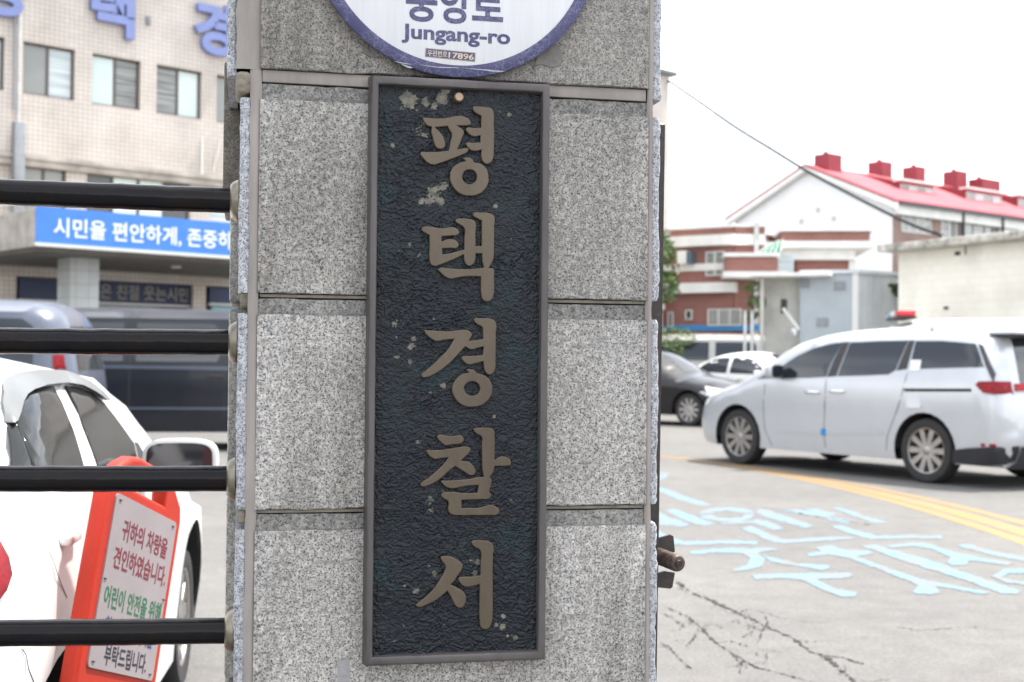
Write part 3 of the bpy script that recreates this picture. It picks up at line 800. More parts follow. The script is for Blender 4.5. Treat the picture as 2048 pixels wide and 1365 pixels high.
# ================================================================== round address sign
def crackle(name, col, line, sc=95):
    m = bpy.data.materials.new(name); m.use_nodes = True
    n, l = m.node_tree.nodes, m.node_tree.links
    b = n['Principled BSDF']; b.inputs['Roughness'].default_value = .5
    t = n.new('ShaderNodeTexCoord')
    nz = n.new('ShaderNodeTexNoise'); nz.inputs['Scale'].default_value = 35; nz.inputs['Detail'].default_value = 3; l.new(t.outputs['Object'], nz.inputs['Vector'])
    mxv = n.new('ShaderNodeMix'); mxv.data_type = 'VECTOR'; mxv.inputs[0].default_value = .035
    l.new(t.outputs['Object'], mxv.inputs[4]); l.new(nz.outputs['Color'], mxv.inputs[5])
    def vor(s):
        v = n.new('ShaderNodeTexVoronoi'); v.feature = 'DISTANCE_TO_EDGE'; v.inputs['Scale'].default_value = s; l.new(mxv.outputs[1], v.inputs['Vector'])
        r = n.new('ShaderNodeValToRGB'); r.color_ramp.elements[0].position = .018; r.color_ramp.elements[0].color = (1, 1, 1, 1)
        r.color_ramp.elements[1].position = .055; r.color_ramp.elements[1].color = (0, 0, 0, 1); l.new(v.outputs['Distance'], r.inputs[0]); return r.outputs[0]
    n2 = n.new('ShaderNodeTexNoise'); n2.inputs['Scale'].default_value = 30; n2.inputs['Detail'].default_value = 3; l.new(t.outputs['Object'], n2.inputs['Vector'])
    rr = n.new('ShaderNodeValToRGB'); rr.color_ramp.elements[0].position = .36; rr.color_ramp.elements[1].position = .6; l.new(n2.outputs['Fac'], rr.inputs[0])
    ad = n.new('ShaderNodeMix'); ad.data_type = 'RGBA'; ad.blend_type = 'LIGHTEN'; ad.inputs[0].default_value = 1; l.new(vor(sc), ad.inputs[6]); l.new(vor(sc * 2.1), ad.inputs[7])
    mu = n.new('ShaderNodeMath'); mu.operation = 'MULTIPLY'; l.new(ad.outputs[2], mu.inputs[0]); l.new(rr.outputs[0], mu.inputs[1])
    m2 = n.new('ShaderNodeMath'); m2.operation = 'MULTIPLY'; m2.inputs[1].default_value = .75; l.new(mu.outputs[0], m2.inputs[0])
    mx = n.new('ShaderNodeMix'); mx.data_type = 'RGBA'; l.new(m2.outputs[0], mx.inputs[0]); mx.inputs[6].default_value = col; mx.inputs[7].default_value = line
    l.new(mx.outputs[2], b.inputs['Base Color'])
    return m
M_VIO = crackle('crazed_violet_film', (.036, .036, .108, 1), (.17, .17, .27, 1))
M_WHT = mat('reflective_white_film', (.62, .625, .655), .42, var=.07, vscale=14, stretch=(6, 1, .4))
YS = -.020
scx, scz = P(915, -139, YS)
SR = (P(915, -139, YS)[1] - P(915, 155, YS)[1])
sgn = thing('address_sign', 'round white street address sign with a crazed violet rim above the plaque', 'sign', (PF.o.x, PF.o.y, 0), TH)
def disc(name, r0, r1, y0, y1, m, n=128):
    mtx = Matrix.Translation((scx, 0, scz)) @ Matrix.Rotation(R(90), 4, 'X')
    pr = [(r0, -y0), (r1 - .0015, -y0), (r1, -y0 - .001), (r1, -y1)] if r0 == 0 else [(r0, -y1), (r0, -y0), (r1 - .0012, -y0), (r1, -y0 - .001), (r1, -y1), (r0, -y1)]
    return MB().lathe(pr, n, mtx).build(name, m, sgn, 40)
SRI = SR * .924
disc('face', 0, SRI, YS - .0006, YS + .002, M_WHT)
disc('rim', SRI - .0008, SR, YS - .0011, YS + .004, M_VIO)
for sx_ in (-.12, .12):
    bx('mount', M_PIN, sgn, scx + sx_ - .012, scx + sx_ + .012, YS + .0035, .0, scz - .012, scz + .012)
ZT = 280 / 2048
def sx(zx, zy): return P(780 + zx * ZT, zy * ZT, YS - .001)
def fit(zx0, zx1, zyb): # x range and bottom from zoom pixels
    xm = (zx0 + zx1) / 2
    return sx(zx0, zyb)[0], sx(zx1, zyb)[0], sx(xm, zyb)[1]
a, b, z = fit(228, 1655, 338); z_ = sx(940, 352)[1]
text('writing', '중앙로', M_VIO, sgn, a, b, z_, sx(940, 345)[1] + (b - a) * .40, YS - .0012, bold=.026)
a, b, _ = fit(168, 1758, 600)
zb_ = sx(940, 675)[1]; zt_ = sx(940, 392)[1]
text('writing', 'Jungang-ro', M_VIO, sgn, a, b, zb_, zt_, YS - .0012, bold=.028)
# postcode sticker
M_STK = mat('violet_sticker', (.05, .048, .115), .4, var=.4, vscale=60)
M_STE = mat('sticker_edge', (.29, .26, .25), .6, var=.3, vscale=50)
M_CRM = mat('cream_print', (.52, .42, .31), .5, var=.25, vscale=120)
def stk(q): return sx(*q)
pe = [stk(q) for q in ((518, 705), (1252, 775), (1245, 908), (512, 832))]
MB().prism(pe, YS - .0016, YS - .0007).build('sticker', M_STE, sgn)
pi = [stk(q) for q in ((534, 716), (1240, 784), (1233, 896), (528, 824))]
MB().prism(pi, YS - .0020, YS - .0012).build('sticker_print', M_STK, sgn)
def tilted_text(s, q00, q10, q01, m, y, bold):
    """fit lettering to the parallelogram bottom-left, bottom-right, top-left"""
    o = text('writing', s, m, sgn, 0, 1, 0, 1, 0, bold=bold)
    A, B, C = (Vector((stk(q)[0], 0, stk(q)[1])) for q in (q00, q10, q01))
    for v in o.data.vertices:
        v.co = A + (B - A) * v.co.x + (C - A) * v.co.z + Vector((0, y, 0))
tilted_text('우편번호', (545, 822), (835, 846), (548, 732), M_CRM, YS - .0024, .012)
tilted_text('17896', (852, 852), (1222, 886), (858, 768), M_CRM, YS - .0024, .016)
# scratches along the lower rim
M_SCR = mat('bare_scratch', (.32, .33, .36), .5, var=.4, vscale=90)
for pts in ([(60, 890), (160, 915), (300, 940), (320, 950), (200, 935), (110, 915)], [(150, 930), (240, 960), (330, 990), (310, 1000), (200, 965)],
            [(420, 945), (700, 980), (1000, 990), (1010, 1000), (700, 992), (480, 960)], [(1020, 995), (1400, 1020), (1690, 1045), (1600, 1060), (1380, 1032), (1100, 1005)]):
    traced('scratch', [pts], lambda q: (780 + q[0] * ZT, q[1] * ZT), M_SCR, sgn, YS - .0010, .0007, .0001)

# ================================================================== pipe railing on the left
M_BLK = mat('chipped_black_enamel', (.004, .004, .006), .16, 0, var=.5, vscale=14, bump=.22, bscale=40, col2=(.009, .007, .006), spec=.16)
M_CHMP = mat('tarnished_flange', (.22, .195, .15), .36, .75, var=.35, vscale=30, bump=.2, bscale=90)
rail = thing('pipe_railing', 'black enamelled pipe railing with domed flanges fixed to the granite pillar', 'railing', (PF.o.x, PF.o.y, 0), TH)
YB = .062
ends = [((0, 384.5), (466, 402)), ((0, 682), (464, 685.5)), ((0, 958.5), (461, 957.5)), ((0, 1267), (457, 1262))]
for i, (l_, r_) in enumerate(ends):
    xa, za = P(*l_, YB); xb, zb = P(*r_, YB)
    sl = (zb - za) / (xb - xa)
    rr = random.Random(i); path = []
    nseg = 70
    xe = -1.75
    for k in range(nseg + 1):
        x = xe + (xb - .004 - xe) * k / nseg
        path.append((x, YB + rr.gauss(0, .0002), zb + (x - xb) * sl + rr.gauss(0, .0003)))
    o = MB().tube(path, .0213, 28).build('bar', M_BLK, rail, 40)
    m = Matrix.Translation((xl_o, YB, zb)) @ Matrix.Rotation(R(-90), 4, 'Y')
    MB().lathe([(.0225, .0150), (.026, .0150), (.031, .0105), (.0345, .0045), (.0355, .0015), (.0350, -.0005), (.02, -.0005)], 36, m).build('flange', M_CHMP, rail, 50)
    m2 = Matrix.Translation((xl_o, YB, zb)) @ Matrix.Rotation(R(-90), 4, 'Y')
    MB().lathe([(.0345, .0012), (.0362, .0010), (.0362, -.0012), (.0345, -.0012)], 36, m2).build('gasket', M_BLK, rail, 50)
bx('end_post', M_BLK, rail, -1.81, -1.73, YB - .04, YB + .04, 0, 2.0, .006)

# ================================================================== steel gate leaf edge on the right
M_STL = mat('flaking_black_steel', (.007, .0065, .007), .5, .0, var=.6, vscale=30, bump=.4, bscale=80, col2=(.035, .02, .016))
gate = thing('gate_post', 'black painted steel gate post standing tight behind the granite pillar', 'gate post', (PF.o.x, PF.o.y, 0), TH)
YG = .30
xa, za = P(1330.5, 246, YG); xb, zb = P(1313.5, 1340, YG)
zt = za
lean = (xa - xb) / (za - zb)
mb = MB()
bm_v = []
for z, dx in ((0, 0), (zt - .004, 0), (zt, .004)):
    xo = xb + (z - zb) * lean
    for x, y in ((xo - .05 + dx, YG + dx), (xo - dx, YG + dx), (xo - dx, YG + .05 - dx), (xo - .05 + dx, YG + .05 - dx)): bm_v.append((x, y, z))
mb.add(bm_v, [(i * 4 + k, i * 4 + (k + 1) % 4, i * 4 + 4 + (k + 1) % 4, i * 4 + 4 + k) for i in range(2) for k in range(4)] + [(8, 9, 10, 11)]).build('post', M_STL, gate, 20)
def plate(pts, y, t):
    me = [P(*q, y) for q in pts]
    MB().prism(me, y, y + t).build('hinge_plate', M_STL, gate)
plate([(1312, 1078), (1320, 1076), (1341, 1070), (1347, 1073), (1350, 1104), (1332, 1112), (1312, 1112)], YG + .01, .008)
plate([(1312, 1148), (1330, 1143), (1350, 1146), (1345, 1175), (1340, 1178), (1312, 1175)], YG + .01, .008)
M_RUST = mat('worn_steel_pin', (.10, .07, .055), .45, .6, var=.6, vscale=60, bump=.4, bscale=120, col2=(.03, .022, .02))
q0 = P(1316, 1112, YG + .004); q1 = P(1357, 1128, YG - .075)
p_a, p_b = Vector((q0[0], YG + .004, q0[1])), Vector((q1[0], YG - .075, q1[1]))
dirn = (p_b - p_a).normalized()
rp_ = .0165
MB().tube([p_a, p_b - dirn * .006, p_b - dirn * .0015, p_b], [rp_, rp_, rp_ * .92, rp_ * .8], 24).build('hinge_pin', M_RUST, gate, 40)
MB().tube([p_b, p_b + dirn * .003], [rp_ * .45, rp_ * .38], 16).build('hinge_pin_centre', M_STL, gate, 40)
# ================================================================== vehicles
M_TYRE = mat('tyre_rubber', (.022, .022, .023), .8, var=.3, vscale=20, bump=.2, bscale=80)
M_RIM = mat('alloy_rim', (.36, .345, .33), .32, .85, var=.15, vscale=20)
M_GLASS = mat('dark_tinted_glass', (.016, .019, .024), .06, spec=.8)
M_GLASS2 = mat('clear_dark_glass', (.018, .02, .021), .05, spec=.12)
M_TRIM = mat('black_trim', (.02, .02, .022), .45, var=.2, vscale=30)
M_UNDER = mat('underbody', (.015, .015, .015), .9)
M_SEAM = mat('panel_gap', (.03, .03, .032), .8)
M_CHROME = mat('chrome', (.75, .75, .76), .12, 1.0)
M_REDL = mat('red_lamp_lens', (.24, .007, .012), .4, spec=.25, var=.5, vscale=22, col2=(.11, .003, .008))
M_LAMP = mat('headlamp_lens', (.62, .64, .66), .12, spec=.8, coat=.6, var=.3, vscale=16)
M_SILV = mat('silver_paint', (.46, .475, .50), .30, .35, coat=.6, var=.05, vscale=3)
M_WHITE = mat('white_paint', (.80, .80, .79), .28, 0, coat=.7, var=.03, vscale=3)
M_NAVY = mat('dark_navy_paint', (.012, .0145, .021), .3, .1, spec=.3, coat=.25, var=.15, vscale=2)
M_SLATE = mat('slate_blue_paint', (.085, .098, .135), .30, .3, coat=.4, var=.1, vscale=2)
M_BLACKP = mat('black_paint', (.008, .008, .009), .22, .0, spec=.3, coat=.3)
M_PLAST = mat('dark_plastic', (.022, .022, .025), .6, spec=.3)

def smooth_line(pts, step=.06):
    out = []
    n = len(pts)
    for i in range(n - 1):
        p0, p1, p2, p3 = (Vector(pts[max(i - 1, 0)]), Vector(pts[i]), Vector(pts[i + 1]), Vector(pts[min(i + 2, n - 1)]))
        k = max(2, int((p2 - p1).length / step))
        for j in range(k):
            t = j / k
            q = .5 * ((2 * p1) + (-p0 + p2) * t + (2 * p0 - 5 * p1 + 4 * p2 - p3) * t * t + (-p0 + 3 * p1 - 3 * p2 + p3) * t ** 3)
            out.append((q.x, q.y))
    out.append(tuple(pts[-1]))
    return out
class Car:
    """body = two curved flanks bridged across roof, bonnet, front and rear; everything else is laid on those surfaces"""
    def __init__(s, name, label, top, W, belt, tumble, zb, wheels, rw, ra, paint, loc, rz, scale=1.0, group=None,
                 rt=.16, kt=.16, rf=.5, kf=.22, rr=.3, kr=.12, crown=.04, wheel_w=.21, spokes=10, rim_r=.70, tuck=.05, wheel_sides=(1, -1)):
        s.W, s.belt, s.tumble, s.zb, s.rt, s.kt, s.rf, s.kf, s.rr, s.kr, s.crown, s.tuck = W, belt, tumble, zb, rt, kt, rf, kf, rr, kr, crown, tuck
        s.top = smooth_line(top, .07)
        s.ta = np.array(s.top)
        s.roof = s.ta[:, 1].max()
        s.root = thing(name, label, 'car' if 'van' not in label.split()[:6] else 'van', loc, rz, group, scale=scale)
        # side silhouette with wheel arches
        out = list(s.top)
        for xc in sorted([w_ for w_ in wheels], reverse=True):
            a0 = math.asin(min(.95, (zb - rw) / ra)) if True else 0
            arc = []
            for k in range(17):
                a = a0 + (math.pi - 2 * a0) * k / 16
                arc.append((xc + ra * math.cos(a), rw + ra * math.sin(a)))
            out += arc
        s.out = out
        v2, f2 = tri2d(out, .10)
        bm = MB()
        for sd_ in (1, -1):
            vv = [(x, sd_ * s.y(x, z), z) for x, z in v2]
            bm.add(vv, [f if sd_ < 0 else f[::-1] for f in f2])
        n = 10; vv = []; ff = []
        for i, (x, z) in enumerate(s.top):
            for j in range(n + 1): vv.append(s.bridge(i, -1 + 2 * j / n))
        for i in range(len(s.top) - 1):
            for j in range(n):
                a = i * (n + 1) + j; ff.append((a, a + 1, a + n + 2, a + n + 1))
        bm.add(vv, ff)
        s.body = bm.build('body', paint, s.root, 50, fix=True)
        # floor and arch linings
        fl = MB().box(s.ta[0, 0] + .12, s.ta[-1, 0] - .12, -W + .3, W - .3, zb - .02, zb + .35)
        for xc in wheels:
            for sd_ in (1, -1):
                vv = []; ff = []
                for k in range(17):
                    a = math.pi * k / 16
                    x, z = xc + (ra - .004) * math.cos(a), rw + (ra - .004) * math.sin(a)
                    yo = sd_ * (s.y(x, max(z, zb)) - .015)
                    vv += [(x, yo, z), (x, sd_ * (W - .36), z)]
                    if k: ff.append((2 * k - 2, 2 * k, 2 * k + 1, 2 * k - 1))
                vv += [(xc, sd_ * (W - .36), rw)]
                ff += [(2 * k + 1, 2 * k + 3, 34) for k in range(16)]
                fl.add(vv, ff)
        fl.build('underbody', M_UNDER, s.root)
        # wheels
        s.wmesh = None
        for xc in wheels:
            for sd_ in (1, -1):
                s.wheel(xc, sd_, rw, wheel_w, rim_r, spokes)
    def ztop(s, x):
        i = int(np.argmax(s.ta[:, 1])); m = s.ta
        a = m[:i + 1]; b = m[i:]
        za = np.interp(x, np.maximum.accumulate(a[:, 0]), a[:, 1]) if x < m[i, 0] else np.interp(x, np.maximum.accumulate(b[:, 0]), b[:, 1])
        return float(za)
    def xend(s, z, front):
        i = int(np.argmax(s.ta[:, 1]))
        m = s.ta[i:][::-1] if front else s.ta[:i + 1]
        zz = np.maximum.accumulate(m[:, 1])
        return float(np.interp(z, zz, m[:, 0]))
    def y(s, x, z):
        if z > s.belt: b = s.W - s.tumble * ((z - s.belt) / (s.roof - s.belt)) ** 1.25
        else: b = s.W - s.tuck * ((s.belt - z) / s.belt) ** 2.2
        b += .010 * math.exp(-((z - s.belt * .80) / .045) ** 2)
        q = lambda t: (1 - t) ** 2.4 if t < 1 else 0.0
        b -= s.kt * q(max(0, s.ztop(x) - z) / s.rt)
        b -= s.kf * q(max(0, s.xend(z, True) - x) / s.rf) + s.kr * q(max(0, x - s.xend(z, False)) / s.rr)
        return max(.2, b)
    def bridge(s, i, v, off=0.0):
        x, z = s.top[i]
        a = s.top[max(i - 1, 0)]; b = s.top[min(i + 1, len(s.top) - 1)]
        t = Vector((b[0] - a[0], b[1] - a[1])).normalized(); nx, nz = -t.y, t.x
        c = s.crown * (1 - v * v) + off
        return (x + nx * c, v * s.y(x, z), z + nz * c)
    def wheel(s, xc, sd_, rw, ww, rim_r, spokes):
        yo = s.W - .035
        m = Matrix.Translation((xc, sd_ * (yo - ww / 2), rw)) @ Matrix.Rotation(R(-90 * sd_), 4, 'X')
        r0 = rw * rim_r
        h = ww / 2
        t = MB().lathe([(r0, -h), (rw * .93, -h), (rw * .985, -h * .8), (rw, -h * .5), (rw, h * .5), (rw * .985, h * .8), (rw * .94, h), (rw * .80, h * 1.02), (r0, h * .92), (r0 * .97, h * .3), (r0 * .97, -h)], 36, m).build('wheel', M_TYRE, s.root, 40)
        rm = MB().lathe([(r0 * 1.0, h * .93), (r0 * .955, h * .90), (r0 * .93, h * .55), (r0 * .90, h * .1)], 36, m)
        for k in range(spokes):
            a = 2 * math.pi * k / spokes
            wd0, wd1 = r0 * .10, r0 * (.13 if spokes > 6 else .2)
            mm = m @ Matrix.Rotation(a, 4, 'Z')
            z0, z1 = h * .78, h * .62
            vv = [(r0 * .15, -wd0, z0), (r0 * .95, -wd1, z1 + h * .2), (r0 * .95, wd1, z1 + h * .2), (r0 * .15, wd0, z0),
                  (r0 * .15, -wd0 * 1.3, z0 - .03), (r0 * .95, -wd1 * 1.3, z1 - .02), (r0 * .95, wd1 * 1.3, z1 - .02), (r0 * .15, wd0 * 1.3, z0 - .03)]
            rm.add([mm @ Vector(p) for p in vv], [(0, 1, 2, 3), (0, 4, 5, 1), (3, 2, 6, 7), (1, 5, 6, 2)])
        rm.lathe([(0, h * .86), (r0 * .14, h * .86), (r0 * .22, h * .76), (r0 * .24, h * .5)], 20, m)
        rm.build('rim', M_RIM, t, 35)
        MB().lathe([(0, h * .08), (r0 * .93, h * .08)], 24, m).build('brake', M_UNDER, t)
    # --- pieces laid on the flanks: polygons in (x, z) of the car
    def patch(s, name, poly, sd_, m, off=.004, thick=.006, step=.09, parent=None):
        dense = []
        for i in range(len(poly)):
            a, b = poly[i], poly[(i + 1) % len(poly)]
            k = max(1, int(math.hypot(b[0] - a[0], b[1] - a[1]) / step))
            dense += [(a[0] + (b[0] - a[0]) * j / k, a[1] + (b[1] - a[1]) * j / k) for j in range(k)]
        poly = [(min(max(x, s.xend(z, False) + .006), s.xend(z, True) - .006), z) for x, z in dense]
        v2, f2 = tri2d(poly, step)
        n = len(poly)
        vv = [(x, sd_ * (s.y(x, z) + off), z) for x, z in v2]
        k = len(vv)
        # skirt
        vv += [(p[0], sd_ * (s.y(p[0], p[1]) + off - thick), p[1]) for p in poly]
        idx = [min(range(len(v2)), key=lambda q: (v2[q][0] - p[0]) ** 2 + (v2[q][1] - p[1]) ** 2) for p in poly]
        ff = list(f2) + [(idx[i], idx[(i + 1) % n], k + (i + 1) % n, k + i) for i in range(n)]
        return MB().add(vv, ff).build(name, m, parent or s.root, 60, fix=True)
    def line(s, name, pts, sd_, m, w_=.006, off=.0012, parent=None):
        pts = smooth_line(pts, .08); vv = []; ff = []
        for i, p in enumerate(pts):
            a = Vector(pts[max(i - 1, 0)]); b = Vector(pts[min(i + 1, len(pts) - 1)])
            t = (b - a).normalized(); nn = Vector((-t.y, t.x)) * w_ / 2
            for q in (Vector(p) + nn, Vector(p) - nn): vv.append((q.x, sd_ * (s.y(q.x, q.y) + off), q.y))
            if i: ff.append((2 * i - 2, 2 * i, 2 * i + 1, 2 * i - 1))
        return mesh_obj(name, vv, ff, m, parent or s.root)
    def band(s, name, cond, v0, v1, m, off=.005):
        """piece on the bridging surface where cond(x, z) holds, between v0 and v1 across"""
        ii = [i for i, p in enumerate(s.top) if cond(*p)]
        n = 8; vv = []; ff = []
        for i in ii:
            for j in range(n + 1): vv.append(s.bridge(i, v0 + (v1 - v0) * j / n, off))
        for a in range(len(ii) - 1):
            for j in range(n):
                q = a * (n + 1) + j; ff.append((q, q + 1, q + n + 2, q + n + 1))
        return mesh_obj(name, vv, ff, m, s.root, 40)
    def handle(s, x, z, sd_, m, L=.2):
        yy = s.y(x, z) + .018
        return MB().box(x - L / 2, x + L / 2, min(sd_ * (yy - .022), sd_ * (yy + .012)), max(sd_ * (yy - .022), sd_ * (yy + .012)), z - .016, z + .016, .01).build('door_handle', m, s.root, 50)
    def mirror(s, x, z, sd_, m, L=.2, H=.16, D=.11, out=.14):
        yy = s.y(x, z)
        bm = bmesh.new(); bmesh.ops.create_uvsphere(bm, u_segments=20, v_segments=12, radius=1)
        c = Vector((x, sd_ * (yy + out), z + .03))
        pw = lambda t, e: math.copysign(abs(t) ** e, t)
        vv = [];
        bm.verts.index_update()
        for q in bm.verts:
            p = Vector((pw(q.co.x, .7), pw(q.co.y, .6), pw(q.co.z, .6)))
            if p.x < -.25: p.x = -.25 - (p.x + .25) * -.05
            vv.append(c + Vector((p.x * D, p.y * L / 2, p.z * H / 2)))
        ff = [[q.index for q in f.verts] for f in bm.faces]; bm.free()
        o = MB().add(vv, ff).build('mirror', m, s.root, 50)
        MB().box(x - .05, x + .06, min(sd_ * (yy - .02), sd_ * (yy + out * .8)), max(sd_ * (yy - .02), sd_ * (yy + out * .8)), z - .05, z - .02, .01).build('mirror_foot', M_TRIM, o, 40)
        pl = [(c.y + math.copysign(abs(math.cos(a)) ** .5, math.cos(a)) * L * .43, c.z + math.copysign(abs(math.sin(a)) ** .5, math.sin(a)) * H * .41) for a in [2 * math.pi * k / 28 for k in range(28)]]
        mesh_obj('mirror_glass', [(x - D * .25 - .012, a, b) for a, b in pl], [tuple(range(28))], M_GLASS, o)
        return o
def place(front_px, rear_px, side, W, wb, xr):
    """origin, heading and scale from two tyre contact points on one side; xr = rear axle position in the car"""
    f, r = ground(*front_px), ground(*rear_px)
    d = f - r; sc = d.length / wb; d.normalize()
    lft = Vector((-d.y, d.x, 0))
    o = r - d * xr * sc - lft * side * (W - .1) * sc
    return (o.x, o.y, 0), math.atan2(d.y, d.x), sc
def carframe(c):
    return Frame((c.root.location.x, c.root.location.y), c.root.rotation_euler.z)
def side_uv(c, px, py, yl):
    """photo pixel -> car (x, z) on the vertical plane y = yl of the car"""
    fr = carframe(c); sc = c.root.scale[0]
    x, z = fr.on(px, py, yl * sc)
    return x / sc, z / sc

VAN_TOP = [(.14, .24), (.05, .40), (.02, .62), (.05, .85), (.10, 1.05), (.18, 1.30), (.28, 1.55), (.36, 1.66), (.50, 1.715), (.9, 1.74), (1.6, 1.755), (2.4, 1.745), (2.9, 1.71), (3.25, 1.64), (3.55, 1.52), (3.95, 1.28), (4.25, 1.12), (4.5, 1.06), (4.78, .97), (4.97, .86), (5.07, .72), (5.115, .55), (5.10, .38), (5.02, .24)]
# ---- silver people carrier
o_, h_, s_ = place((1484, 928.5), (1858, 966.5), 1, .99, 3.06, 1.10)
van = Car('silver_van', 'silver people-carrier van with tinted windows standing on the road beyond the gate', VAN_TOP, .99, 1.06, .17, .24, (1.10, 4.16), .365, .43, M_SILV, o_, h_, s_, kt=.13, rt=.14)
Z6 = lambda q: (1400 + q[0] * 648 / 2048, 620 + q[1] * 648 / 2048)
def vp(pts, yl=.95): return [side_uv(van, *Z6(q), yl) for q in pts]
clampx = lambda pts, a=.20, b=5.0: [(min(max(x, a), b), z) for x, z in pts]
gl = dict(off=.005)
van.patch('front_door_glass', vp([(532, 345), (600, 292), (700, 242), (800, 214), (868, 206), (850, 262), (822, 345), (806, 424), (700, 430), (600, 432), (420, 436), (375, 438), (440, 390)]), 1, M_GLASS, **gl)
van.patch('pillar_trim', vp([(872, 204), (916, 203), (868, 420), (812, 425), (830, 345)]), 1, M_TRIM, **gl)
van.patch('sliding_door_glass', vp([(922, 206), (1100, 197), (1284, 193), (1258, 300), (1238, 380), (1198, 408), (1050, 415), (876, 420)]), 1, M_GLASS, **gl)
van.patch('pillar_trim', vp([(1290, 193), (1326, 193), (1308, 374), (1246, 384)]), 1, M_TRIM, **gl)
qg = vp([(1334, 196), (1500, 196), (1715, 213), (1785, 362), (1600, 367), (1324, 374)])
van.patch('quarter_glass', qg, 1, M_GLASS, **gl)
van.patch('corner_glass', clampx([(qg[2][0] - .03, qg[2][1]), (.42, qg[2][1] - .01), (.22, 1.24), (.22, 1.16), (qg[3][0] - .03, qg[3][1] + .005)], .2), 1, M_GLASS, off=.014, thick=.016, step=.035)
van.patch('quarter_glass', qg, -1, M_GLASS, **gl)
van.band('rear_window', lambda x, z: x < 1 and 1.12 < z < 1.64, -.86, .86, M_GLASS)
van.band('windscreen', lambda x, z: x > 3 and 1.15 < z < 1.62, -.9, .9, M_GLASS)
MB().box(.12, .46, -.72, .72, 1.665, 1.70, .012).build('roof_spoiler', M_SILV, van.root, 40)
bx('spoiler_underside', M_TRIM, van.root, .16, .44, -.70, .70, 1.652, 1.664)
for pts in ([(795, 440), (790, 600), (778, 775), (785, 870)], [(1300, 400), (1270, 560), (1235, 660), (1180, 800), (1170, 890)], [(412, 470), (400, 600), (408, 760), (450, 860)]):
    van.line('door_gap', vp(pts, .99), 1, M_SEAM, .009)
van.line('slide_rail', vp([(1290, 507), (1500, 508), (1715, 508)], .99), 1, M_PLAST, .035)
van.patch('fuel_flap', vp([(1300, 535), (1395, 535), (1400, 620), (1310, 620)], .99), 1, M_SILV, off=.002, thick=.003)
for q in ((712, 520), (868, 515)):
    x, z = vp([q], .99)[0]; van.handle(x, z, 1, M_CHROME, .24)
tl = [(.40, 1.12), (.36, 1.155), (.22, 1.16), (.06, 1.155), (.06, 1.02), (.2, 1.022), (.30, 1.035)]
_ = vp([(1772, 455), (1840, 448), (1960, 452), (2030, 456), (2030, 538), (1900, 540), (1830, 532), (1795, 500)], .95)
van.patch('tail_lamp', tl, 1, M_REDL, off=.02, thick=.024, step=.03)
van.band('tail_lamp', lambda x, z: x < 1 and 1.0 < z < 1.18, .50, .999, M_REDL, .012)
van.band('tail_lamp', lambda x, z: x < 1 and 1.0 < z < 1.18, -.999, -.50, M_REDL, .012)
van.patch('headlamp', [(4.62, .90), (4.75, .93), (4.92, .84), (5.0, .72), (4.9, .70), (4.74, .80)], 1, M_LAMP, off=.006)
van.patch('rear_bumper_trim', [(.70, .26), (.68, .40), (.50, .43), (.30, .45), (.20, .46), (.03, .47), (.04, .38), (.12, .27), (.3, .25)], 1, M_PLAST, off=.035, thick=.04, step=.03)
van.band('bumper_trim', lambda x, z: x < 1 and z < .50, -1.03, 1.03, M_PLAST, .03)
van.patch('rear_reflector', [(.17, .455), (.34, .455), (.34, .49), (.17, .49)], 1, M_REDL, off=.006)
van.line('sill_crease', vp([(470, 765), (800, 778), (1150, 775)], .99), 1, M_SILV, .03, .006)
M_BLUEF = mat('blue_foam', (.03, .22, .55), .8)
x, z = vp([(777, 772)], .99)[0]
bx('door_guard', M_BLUEF, van.root, x - .03, x + .03, van.y(x, z) - .005, van.y(x, z) + .02, z - .04, z + .04)
van.mirror(*vp([(510, 405)], 1.0)[0], 1, M_SILV, .22, .19, .12, .12)
x, z = vp([(1345, 350)], .99)[0]
M_STW = mat('white_sticker', (.75, .78, .80), .5, var=.2, vscale=30)
van.patch('window_sticker', [(x - .07, z - .06), (x + .07, z - .06), (x + .07, z + .06), (x - .07, z + .06)], 1, M_STW, off=.009)
for xx in (3.4, 1.2):
    MB().box(xx - .03, xx + .03, .70, .74, 1.70, 1.78, .01).build('rail_foot', M_SILV, van.root, 40)

# ---- white hatchback right behind the railing
HATCH_TOP = [(.16, .26), (.06, .38), (.02, .55), (.05, .74), (.12, .92), (.22, 1.06), (.42, 1.24), (.66, 1.37), (1.0, 1.43), (1.5, 1.455), (2.0, 1.44), (2.35, 1.37), (2.65, 1.22), (2.95, 1.03), (3.15, .94), (3.5, .86), (3.85, .76), (4.02, .62), (4.06, .48), (4.04, .36), (3.98, .24)]
fwd_ = ground(366, 1372); rw_ = Vector((-1.05, 2.97, 0))
d_ = fwd_ - rw_; sc_ = d_.length / 2.54; d_.normalize()
lf_ = Vector((-d_.y, d_.x, 0))
hat_o = rw_ - d_ * .62 * sc_ + lf_ * (.85 - .04) * sc_
hat = Car('white_hatchback', 'white hatchback with grey window visors parked close behind the pipe railing', HATCH_TOP, .85, .93, .22, .2, (.62, 3.16), .30, .42, M_WHITE, (hat_o.x, hat_o.y, 0), math.atan2(d_.y, d_.x), sc_, kt=.17, rt=.17, kf=.26, rf=.6, kr=.16, rr=.45, spokes=10, wheel_w=.19)
Z3 = lambda q: (q[0] * 300 / 1575, 690 + q[1] * 300 / 1575)
def hp(pts, yl=-.80): return [side_uv(hat, *Z3(q), yl) for q in pts]
M_VIS = mat('smoked_visor', (.125, .13, .13), .3, var=.15, vscale=4)
